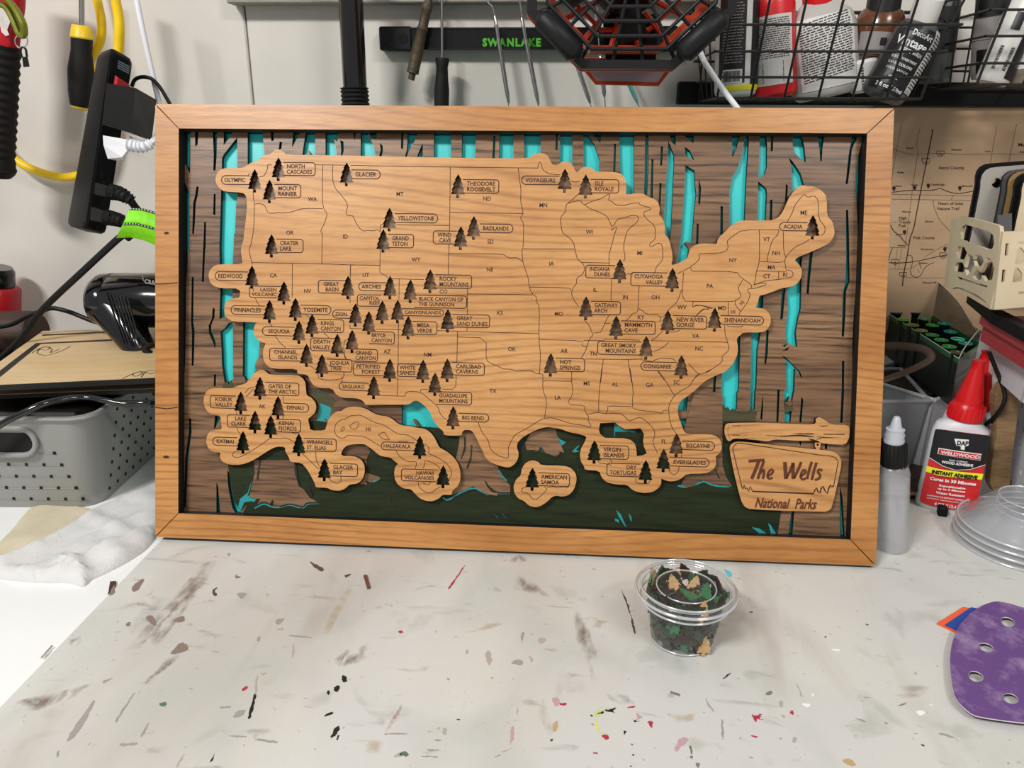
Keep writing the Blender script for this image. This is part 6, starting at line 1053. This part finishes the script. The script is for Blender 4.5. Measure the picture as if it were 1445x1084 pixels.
for x_, y_, n_, c_ in ((188, 222, '17', 'o'), (240, 265, '4', 't'), (124, 265, '20', 'y'), (172, 302, '3', 'd'), (300, 300, '5', 'd'), (225, 350, '10', 'l'), (362, 345, '12', 'g'), (285, 388, '19', 'y'), (422, 390, '11', 'g'), (505, 378, '6', 't'), (345, 426, '18', 'y'), (548, 435, '2', 't'), (422, 457, '16', 'g'), (485, 492, '13', 'g'), (600, 485, '1', 'b'), (540, 537, '8', 'g'), (598, 578, '9', 'o'), (652, 515, '7', 't')):
    p = at_z(1230+x_/4.926, 380+y_/4.926, zt+.003); mat('marker_'+c_, MKC[c_], .35); r_ = .0061
    colr = dict(g='green', y='olive yellow', t='teal', d='dark blue green', b='bright mint', o='dull olive', l='light green')[c_]
    t = thing('marker', 'marker with %s ring numbered %s in the green marker box' % (colr, ('one two three four five six seven eight nine ten eleven twelve thirteen fourteen fifteen sixteen seventeen eighteen nineteen twenty'.split())[int(n_)-1]), 'marker', p-D*.046, group='markers in the open box')
    MB().loft(p-D*.046, p, [(0, r_*.85), (.9, r_*.85), (1, r_*.95)], 14).build('marker_barrel', 'marker_black', t, 40)
    MB().tube([p+V((r_*math.cos(a*.3927), r_*math.sin(a*.3927), 0)) for a in range(18)], .00065, 6, False).build('colour_ring', 'marker_'+c_, t)
    MB().tube([p+V((r_*.62*math.cos(a*.3927), r_*.62*math.sin(a*.3927), .0004)) for a in range(18)], .00022, 5, False).build('inner_ring', 'marker_'+c_, t)
    MB().text(n_, lambda x, y: p+V((x, y*1., .0006)), -.0014*len(n_), .0014*len(n_), -.0016, .0016).build('marker_number', 'print_white', t)
# tubs below
film('frosted', clear=.45, gloss=.06, rough=.25, body='b4b5b8'); film('frost_rim', clear=.25, gloss=.08, rough=.2, body='c6c7ca')
def tub(label, rim, zr_, depth, taper, m, mr, name='plastic_tub'):
    c = sum(rim, V((0, 0, 0)))/4; t = thing(name, label, 'tub', (c.x, c.y, zr_-depth)); bot = [c+(p-c)*taper-D*depth for p in rim]
    for i in range(4):
        a, b, a2, b2_ = rim[i], rim[(i+1) % 4], bot[i], bot[(i+1) % 4]; k = (c-(a+b)/2); k.z = 0; k.normalize(); MB().hexa([a, b, b2_, a2], [p+k*.0012 for p in (a, b, b2_, a2)]).build('tub_wall', m, t)
    MB().hexa(bot, [p+D*.0012 for p in bot]).build('tub_floor', m, t)
    for i in range(4): MB().tube([rim[i]+D*.001, rim[(i+1) % 4]+D*.001], .0022, 8).build('tub_rim', mr, t)
    return t
zr1 = .090; c1 = at_z(1311, 567, zr1); c0_ = at_z(1200, 569, zr1); bk_ = at_z(1271, 522, zr1)
tub('translucent tub whose rim meets the frame edge behind the dropper bottle', [c0_, c1, bk_, c0_+(bk_-c1)], zr1, .088, .86, 'frosted', 'frost_rim')
zr2 = .090; w0, w1 = at_z(1318, 566, zr2), at_z(1402, 541, zr2); wd_ = V((-(w1-w0).y, (w1-w0).x, 0)).normalized()*.10
tub('white plastic tub in front of the marker box', [w0, w1, w1+wd_, w0+wd_], zr2, .088, .93, 'bin_white', 'bin_white')
# dark clutter behind: black mesh tray and leather strap
q = [w0.lerp(w1, .10)+wd_*.12, w0.lerp(w1, .90)+wd_*.12, w0.lerp(w1, .90)+wd_*.85, w0.lerp(w1, .10)+wd_*.85]; single(MB().hexa([V((p.x, p.y, .004)) for p in q], [V((p.x, p.y, .0905)) for p in q]), 'clutter_box', 'dark_stuff', 'dark box inside the white tub carrying the marker box', 'box')
mat('leather', '5a4738', .6)
MB_ = MB().tube(curve3([at_y(*p) for p in ((1225, 492, .78), (1255, 488, .775), (1300, 492, .77), (1314, 505, .765), (1290, 520, .76), (1250, 535, .755), (1220, 540, .755))]), .004, 8, flat=.4); single(MB_, 'leather_strap', 'leather', 'loop of dull brown strap between the frame and marker box', 'strap', smooth_=50)
single(MB().box((.262, .80, .060), (.09, .012, .12), bev=.004), 'black_tray', 'matte_black', 'black tray standing upright behind the translucent tub', 'tray')
for i, (dx, z_, m) in enumerate(((0, 0, 'ply_brown'), (.004, .0042, 'matte_black'), (-.003, .0084, 'ply_brown'), (.003, .0126, 'dark_wood'))):
    single(MB().box((.33+dx, .735, z_+.0019), (.10, .06, .0036), Matrix.Rotation(.1-.05*i, 3, 'Z')), 'scrap_sheet', m, ('bottom brown', 'second, black', 'third, tan', 'topmost dark brown')[i]+' sheet in the scrap pile under the tub', 'sheet', 'scrap sheets piled under the tub')

# ------------------------------------------------------------------ glue bottles, dropper bottle, clip
mat('glue_white', 'e6e6ea', .38, spec=.4); mat('cap_red', 'dc1218', .33)
def glue(label, dxp, dY, with_label, name='glue_bottle'):
    BL, BRt = at_z(1289+dxp, 716, 0), at_z(1370+dxp, 733, 0); BL.y += dY; BRt.y += dY; sx_ = (BRt-BL); wd = sx_.length; sd_ = sx_.normalized(); fn_ = V((sd_.y, -sd_.x, 0)); c = (BL+BRt)/2-fn_*.013
    t = thing(name, label, 'bottle', c); lean = V((.006, .004, 0)); hb = .093
    pr = [(0, wd*.47, .0135), (.015, wd*.50, .0150), (.7, wd*.50, .0150), (.84, wd*.49, .0145), (.92, wd*.44, .0135), (.97, wd*.30, .012), (1, .0095, .0095)]
    MB().loft(c, c+D*hb+lean*.9, pr, 40, side=sd_, sq=2.6).build('bottle_body', 'glue_white', t, 50)
    a = c+D*(hb-.001)+lean*.9; b = a+D*.017+lean*.2; m_ = MB(); k = 36; m_.loft(a, b, [(0, .0148), (.12, .0152), (.8, .0146), (1, .012)], k); 
    for v_i in range(4*k):
        if (v_i % k) % 2: m_.v[v_i] = m_.v[v_i]+(a.lerp(b, .5)-m_.v[v_i])*V((.07, .07, 0)) if False else m_.v[v_i]
    m_.build('cap_collar', 'cap_red', t, 40)
    m_ = MB()
    for j in range(22): an = j*.2856; u = V((math.cos(an), math.sin(an), 0))*.0150; m_.tube([a+u+D*.002, a.lerp(b, .78)+u*.98], .0007, 5)
    tag_stuff(m_.build('cap_rib', 'cap_red', t, 40))
    MB().loft(b-D*.001, b+D*.040+lean*.55, [(0, .0118), (.15, .0112), (.75, .0060), (.93, .0050), (.95, .0055), (.99, .0054), (1, .003)], 24).build('nozzle_cap', 'cap_red', t, 40)
    return t, c, sd_, fn_
t2, *_ = glue('second red-capped glue bottle standing hidden behind the labelled one', 36, .032, False)
gb, gc, gs, gf = glue('white glue bottle with red cone cap and black and red label facing out', 0, 0, True)
mat('lbl_black', '121216', .35); mat('lbl_red', 'd0242a', .35); mat('lbl_yellow', 'f4ee28', .4); mat('lbl_white', 'eeeeec', .4)
lo_ = gc+gf*.0152
def lb(pts): return [(lambda p: ((p-lo_).dot(gs), p.z))(at_pl(1220+a/4.169, 560+b/4.169, lo_+gf*.0006, gf)) for a, b in pts]
def lf(w_): return lambda x, y, z=0.: lo_+gs*x+D*y+gf*(w_+z-abs(x)**2*3)+V((0, .0, 0))
P_l = lambda s_: lb([tuple(map(float, q.split(','))) for q in s_.split()])
MB().prism([jag(P_l('425,192 470,195 600,212 735,232 746,240 745,260 700,440 658,660 650,673 630,675 500,662 380,640 330,622 324,605 345,510 380,360 410,215 415,196'), 0, 8)], lf(.0006), .0008, 0).build('label_panel', 'lbl_red', gb)
MB().prism([jag(P_l('425,192 470,195 600,212 735,232 746,240 745,260 712,402 620,428 535,430 460,405 380,358 410,215 415,196'), 0, 8)], lf(.0011), .0003, 0).build('label_black', 'lbl_black', gb)
MB().prism([jag(P_l('366,408 440,425 700,458 690,492 430,462 358,440'), 0, 8)], lf(.0012), .0003, 0).build('label_band', 'lbl_yellow', gb)
MB().prism([jag(P_l('436,300 688,338 680,377 428,335'), 0, 8)], lf(.0013), .0003, 0).build('name_panel', 'lbl_white', gb); MB().prism([jag(P_l('441,305 684,342 677,372 433,331'), 0, 8)], lf(.0020), .0003, 0).build('name_panel', 'lbl_red', gb)
MB().prism([jag(P_l('528,245 614,252 612,285 590,292 588,312 566,308 566,290 540,286'), 0, 8)], lf(.0013), .0003, 0).build('maker_mark', 'lbl_white', gb)
MB().ribbon(P_l('380,358 460,406 535,431 620,428 712,403'), .0005, lambda x, y: lf(.0014)(x, y)).build('label_outline', 'lbl_white', gb)
def ltext(tx, s_, h, m, w_=.0019, bold=.02, shear=0.):
    (xa, ya), (xb, yb) = P_l(s_); k = mm_px(lo_)/4.169*h; MB().text(tx, lambda x, y: lf(w_)(xa+(xb-xa)*x, ya+(yb-ya)*x+y*k), 0, 1, 0, 1, bold=bold, shear=0).build('label_lettering', m, gb)
ltext('DAP', '541,281 608,286', 26, 'lbl_black', bold=.035); ltext('WELDWOOD', '448,331 676,364', 19, 'lbl_white', .0026, .03); ltext('FAST CURING', '497,374 605,388', 9, 'lbl_white'); ltext('WOOD ADHESIVE', '453,387 637,412', 15, 'lbl_white', bold=.04)
ltext('INSTANT ADHESIVE', '394,448 662,487', 21, 'lbl_black', bold=.06); ltext('Cures in 30 Minutes', '383,486 655,524', 19, 'lbl_white', bold=.04); ltext('Repositionable', '437,524 593,545', 13, 'lbl_white', bold=.03); ltext('up to 3 Minutes', '428,541 592,564', 13, 'lbl_white', bold=.03)
ltext('Water Resistant', '420,566 588,590', 14, 'lbl_white', bold=.03); ltext('WARNING! EYE IRRITANT. BONDS SKIN.', '366,580 618,618', 9, 'lbl_white'); ltext('INSTANTLY. Read back panel for cautions.', '366,595 612,632', 7, 'lbl_white'); ltext('4 OZ (113.4 g)', '410,634 563,661', 19, 'lbl_white', bold=.04)
p = at_z(1330, 728, TM); single(MB().box(p+V((0, .002, .0045)), (.008, .010, .009), Matrix.Rotation(-.3, 3, 'Z'), .001), 'clip', 'matte_black', 'small black clip on the mat under the front glue bottle', 'clip')
# dropper bottle
dc = at_z(1258, 773, TM*0+.0018); s_ = mm_px(dc); film('soft_plastic', clear=.68, gloss=.07, rough=.2, body='d2d3d6')
t = thing('dropper_bottle', 'slim translucent bottle with black collar and grey nozzle at the frame corner', 'bottle', dc)
top = at_y(1259, 652, dc.y+.004); hN = (top-dc)
MB().loft(dc, top, [(0, 20*s_), (.03, 21.5*s_), (.88, 22.5*s_), (.96, 20*s_), (1, 15*s_)], 28).build('bottle_body', 'soft_plastic', t, 40)
MB().loft(dc+hN*.01, dc+hN*.80, [(0, 19*s_), (1, 21*s_)], 28).build('clear_glue', 'soft_plastic', t, 40)
c2 = at_y(1260, 655, dc.y); c3 = at_y(1261, 624, dc.y); m_ = MB(); m_.loft(c2, c3, [(0, 16*s_), (.08, 17*s_), (.9, 16.5*s_), (1, 14*s_)], 24); m_.build('black_collar', 'rubber_black', t, 40)
m_ = MB()
for j in range(20): u = V((math.cos(j*.314), math.sin(j*.314), 0))*17*s_; m_.tube([c2+u, c3+u*.97], .0006, 4)
tag_stuff(m_.build('collar_rib', 'rubber_black', t)); mat('nozzle_grey', 'b9bcc4', .35)
c4 = at_y(1266, 588, dc.y); MB().loft(c3, c4, [(0, 13*s_), (.1, 13.5*s_), (.2, 12*s_), (.3, 13*s_), (.42, 11*s_), (.52, 12*s_), (.56, 8*s_), (.95, 4.5*s_), (1, 3*s_)], 20).build('nozzle', 'nozzle_grey', t, 40)

# ------------------------------------------------------------------ stack of clear cups
film('cup_clear', clear=.78, gloss=.05, rough=.12, body='cfd2d8'); film('cup_edge', clear=.35, gloss=.25, rough=.15, body='e2e4e8')
cc = at_z(1440, 766, TM); R_ = 86*mm_px(cc); zt_ = at_y(1442, 700, cc.y).z
for i in range(4):
    t = thing('plastic_cup', ('bottom', 'second from bottom', 'third from bottom', 'topmost')[i]+' clear cup in the upturned nested stack', 'cup', cc+D*(.0005+i*.0058), group='nested upturned cups'); z = TM+.0004+i*.0058; h = zt_-TM-.020; k = 1-i*.012
    base = V((cc.x, cc.y, z)); m_ = MB(); m_.loft(base, base+D*h, [(0, R_*k), (.02, R_*k*1.0), (.045, R_*k*.93), (.12, R_*k*.91), (.9, R_*k*.55), (.97, R_*k*.52), (1, R_*k*.46)], 48, cap=False); m_.build('cup_wall', 'cup_clear', t, 60)
    MB().tube([base+V((R_*k*math.cos(a*.1309), R_*k*math.sin(a*.1309), .0008)) for a in range(50)], .0011, 6, False).build('cup_rim', 'cup_edge', t, 60)
    MB().tube([base+V((R_*k*.47*math.cos(a*.1309), R_*k*.47*math.sin(a*.1309), h)) for a in range(50)], .0007, 6, False).build('base_ring', 'cup_edge', t, 60)
    if i == 3: MB().loft(base+D*(h-.0006), base+D*h, [(0, R_*k*.46), (1, R_*k*.46)], 40).build('cup_base', 'cup_clear', t, 60)

# ------------------------------------------------------------------ purple sanding disc and cards
def disc_mat():
    m = mat('purple_grit', '6d4a86', .8, bump=.4, bscale=1500); nt = m.node_tree; N = nt.nodes; L = nt.links; b = N['Principled BSDF']; tc = N.new('ShaderNodeTexCoord')
    n = N.new('ShaderNodeTexNoise'); n.inputs['Scale'].default_value = 38; n.inputs['Detail'].default_value = 9; n.inputs['Roughness'].default_value = .65; L.new(tc.outputs['Object'], n.inputs['Vector'])
    r = N.new('ShaderNodeMapRange'); r.inputs[1].default_value = .48; r.inputs[2].default_value = .72; r.inputs[4].default_value = .75; L.new(n.outputs[0], r.inputs[0]); x = N.new('ShaderNodeMix'); x.data_type = 'RGBA'; x.inputs[6].default_value = lin('6a4685'); x.inputs[7].default_value = lin('b8a3c2'); L.new(r.outputs[0], x.inputs[0]); L.new(x.outputs[2], b.inputs['Base Color'])
disc_mat()
zd = .006
po = 'm 515,142 440,165 380,200 330,235 290,280 255,320 230,380 210,450 200,520 200,600 210,700 225,780 250,840 300,890 360,935 420,950 550,970 714,990 860,1000 1000,960 1100,860 1150,700 1140,500 1050,320 900,230 714,190 600,155'
q = smooth([tuple(at_z(a, b, zd).xy) for a, b in px(po)]); hh_ = []
for cx_, cy_, rx_, ry_ in ((600, 288, 50, 33), (450, 465, 52, 30), (378, 667, 55, 37), (780, 420, 52, 34), (620, 820, 55, 36), (900, 640, 55, 36)):
    hh_.append([tuple(at_z(1300+(cx_+rx_*math.cos(a*.3927))/4.924, 820+(cy_+ry_*math.sin(a*.3927)+rx_*math.cos(a*.3927)*.22)/4.924, zd).xy) for a in range(16)])
mxd = sum(a for a, b in q)/len(q); 
def dfn(x, y, z): return V((x, y, zd+z-.0042*max(0, min(1, (x-.36)/.06))-.003*max(0, (.44-y)/.08)*0))
single(MB().prism([q]+hh_, dfn, .0008, 0, 1), 'sanding_disc', ['purple_grit', 'white_wear'], 'worn purple sanding disc with round holes lying on the mat', 'sanding disc')
mat('card_orange', 'f0653a', .6); mat('card_blue', '1f4aa0', .6)
def card(s_, z, m, label):
    q = [at_z(a, b, z) for a, b in px(s_)]; single(MB().hexa(q, [p+D*.0008 for p in q]), 'plastic_card', m, label, 'card')
card('m 105,300 290,185 400,205 235,362', TM+.0002, 'card_orange', 'orange card corner sticking out under the sanding disc'); card('m 165,310 345,188 430,205 250,345', TM+.0014, 'card_blue', 'blue card lying on the orange card by the disc')

# ------------------------------------------------------------------ condiment cup full of little tree cut-outs
film('cup_film', clear=.97, gloss=.02, rough=.05, body='dfe2e6'); film('lid_film', clear=.975, gloss=.02, rough=.05, body='dfe2e6'); film('lid_edge', clear=.6, gloss=.25, rough=.1, body='f2f4f6')
c0 = at_z(962, 899, TM+.0003); lidc = at_y(969, 832, c0.y); hC = lidc.z-c0.z; s_ = mm_px(lidc); tilt = V((.00, 0, 0))
r0, r1, rl = 43*mm_px(c0), 58*s_, 70*s_
cup = thing('condiment_cup', 'small clear lidded cup full of tiny tree cut-outs on the mat', 'cup', c0)
MB().loft(c0, c0+D*hC, [(0, r0*.92), (.02, r0), (.85, r1*.97), (.86, r1*1.03), (1, r1*1.05)], 56, cap=False).build('cup_wall', 'cup_film', cup, 60)
MB().loft(c0+D*.0003, c0+D*.0012, [(0, r0*.93), (1, r0*.93)], 48).build('cup_floor', 'cup_film', cup, 60)
MB().tube([c0+D*.0012+V((r0*math.cos(a*.1309), r0*math.sin(a*.1309), 0)) for a in range(50)], .0007, 6, False).build('foot_ring', 'lid_edge', cup, 60)
lid = MB(); lid.loft(c0+D*(hC-.007), c0+D*(hC+.004), [(0, r1*1.07), (.05, r1*1.08), (.60, r1*1.09), (.63, rl), (.80, rl*1.0), (.92, rl*.97), (1., rl*.93), (.9, rl*.88), (.70, rl*.86), (.70, rl*.60), (.85, rl*.58), (.88, rl*.5), (.88, rl*.02)], 64, cap=False); lid.build('lid', 'lid_film', cup, 60)
for rr, zz, tr in ((rl, .0002, .0011), (rl*.93, .0042, .0007), (rl*.87, .0012, .0006), (rl*.59, .0026, .0006), (r1*1.08, -.0065, .0008)): MB().tube([c0+D*(hC+zz)+V((rr*math.cos(a*.0982), rr*math.sin(a*.0982), 0)) for a in range(66)], tr, 6, False).build('lid_ring', 'lid_edge', cup, 60)
mat('chip_dark', '33241b', .65, var=.25, vscale=500); mat('chip_green', '2f6b43', .55, var=.2, vscale=400); mat('chip_tan', 'bd9a6c', .55, var=.15, vscale=300); mat('chip_olive', '2a3c2a', .6, var=.2, vscale=400)
protos = {}
for m in ('chip_dark', 'chip_green', 'chip_tan', 'chip_olive'):
    k = .000098; o_ = MB(); o_.prism([[(a*k, -(b-85)*k) for a, b in TSH]], lambda x, y, z: V((x, y, z)), .0016)
    me = bpy.data.meshes.new('tree_cutout'); me.from_pydata([tuple(v) for v in o_.v], [], o_.f); me.materials.append(MATS[m]); me.update(); protos[m] = me
cl_ = dict(chip_dark='dark brown', chip_green='green stained', chip_tan='pale tan', chip_olive='dark olive')
def tchip(m, p, rot, label=None):
    o = bpy.data.objects.new('tree_cutout', protos[m]); S.collection.objects.link(o); o.location = p; o.rotation_euler = rot
    o['label'] = label or 'tiny %s tree cut-out heaped in the clear cup' % cl_[m]; o['category'] = 'tree cut-out'; o['group'] = ('%s tree cut-outs in the cup' % cl_[m]) if not label else 'tree cut-outs picked out on top of the cup'
r2 = random.Random(3); hp = MB()
def heap(p, R3, mi): hp.add([p+R3 @ v.co for v in protos['chip_dark'].vertices], [tuple(q.vertices) for q in protos['chip_dark'].polygons], mi)
for k_ in range(170):
    z = c0.z+.004+(hC-.012)*r2.random(); rr = (r0+(r1-r0)*(z-c0.z)/hC)-.012; a = r2.uniform(0, 6.283); q_ = rr*r2.random()**.5
    heap(V((c0.x+q_*math.cos(a), c0.y+q_*math.sin(a), z)), Matrix.Rotation(r2.uniform(0, 6.28), 3, 'Z') @ Matrix.Rotation(r2.uniform(-.9, .9), 3, 'X'), r2.choice([0, 0, 1]))
hs_ = single(hp, 'cutout_heap', ['chip_dark', 'chip_olive'], 'dense heap of dark tree cut-outs filling the inside of the cup', 'tree cut-outs'); tag_stuff(hs_)
for ly in range(6):
    z = c0.z+.009+ly*.0058; rr = (r0+(r1-r0)*(z-c0.z)/hC)-.0024
    for k_ in range(15):
        a = (k_+r2.uniform(-.3, .3)+ly*.5)*6.283/15; m = r2.choice(['chip_dark', 'chip_dark', 'chip_olive', 'chip_olive', 'chip_green'])
        R3 = Matrix.Rotation(a+1.5708, 3, 'Z') @ Matrix.Rotation(1.5708-.10, 3, 'X') @ Matrix.Rotation(r2.uniform(-1.4, 1.4), 3, 'Z'); q_ = rr-r2.uniform(0, .0015)
        tchip(m, (c0.x+q_*math.cos(a), c0.y+q_*math.sin(a), z), R3.to_euler())
for k_ in range(46):
    a = r2.uniform(0, 6.283); q_ = (r1-.009)*math.sqrt(r2.random()); m = r2.choice(['chip_dark']*5+['chip_olive', 'chip_green'])
    tchip(m, (c0.x+q_*math.cos(a), c0.y+q_*math.sin(a), c0.z+hC-.0115+r2.uniform(0, .004)), (r2.uniform(-.35, .35), r2.uniform(-.35, .35), r2.uniform(0, 6.28)))
zt3 = c0.z+hC-.0055
for x_, y_, m, rz, tl_, lb_ in ((450, 335, 'chip_tan', .15, 0, 'upright tan tree cut-out near the middle of the cup heap'), (500, 235, 'chip_tan', -.9, .2, 'tan tree cut-out at the far side of the cup heap'), (280, 290, 'chip_tan', .5, .6, 'tan tree cut-out at the left rim of the cup heap'), (740, 275, 'chip_tan', 1.9, .2, 'tan tree cut-out lying by the far right rim of the cup'), (590, 450, 'chip_green', .9, 0, 'bright green tree cut-out lying on the front of the heap'), (740, 420, 'chip_green', -.3, .15, 'green tree cut-out right of the bright green one'), (880, 480, 'chip_green', -1.2, .3, 'green tree cut-out against the right lid edge'), (640, 350, 'chip_tan', -.4, .1, 'brownish tan tree cut-out behind the green ones')):
    p = at_z(880+x_/6.378, 770+y_/6.378, zt3); tchip(m, p, (.25+tl_, 0, rz), lb_)
for x_, y_, Yo, lb_ in ((715, 600, -.008, 'pale tree cut-out pressed against the front of the cup'), (730, 895, -.004, 'pale tree cut-out low at the front of the cup')):
    p = at_y(880+x_/6.378, 770+y_/6.378, c0.y-(r1*.82 if y_ < 700 else r0*.88)); tchip('chip_tan', p, (1.45, .15, .2), lb_)
p = at_z(1027, 808, TM+.0002); MB().prism([smooth([tuple((at_z(a, b, TM).xy)) for a, b in ((1020, 803), (1030, 806), (1034, 813), (1028, 815), (1024, 808))])], lambda x, y, z: V((x, y, TM+.0002+z)), .0002).build('paint_mark', 'paint_c', bench_mat)
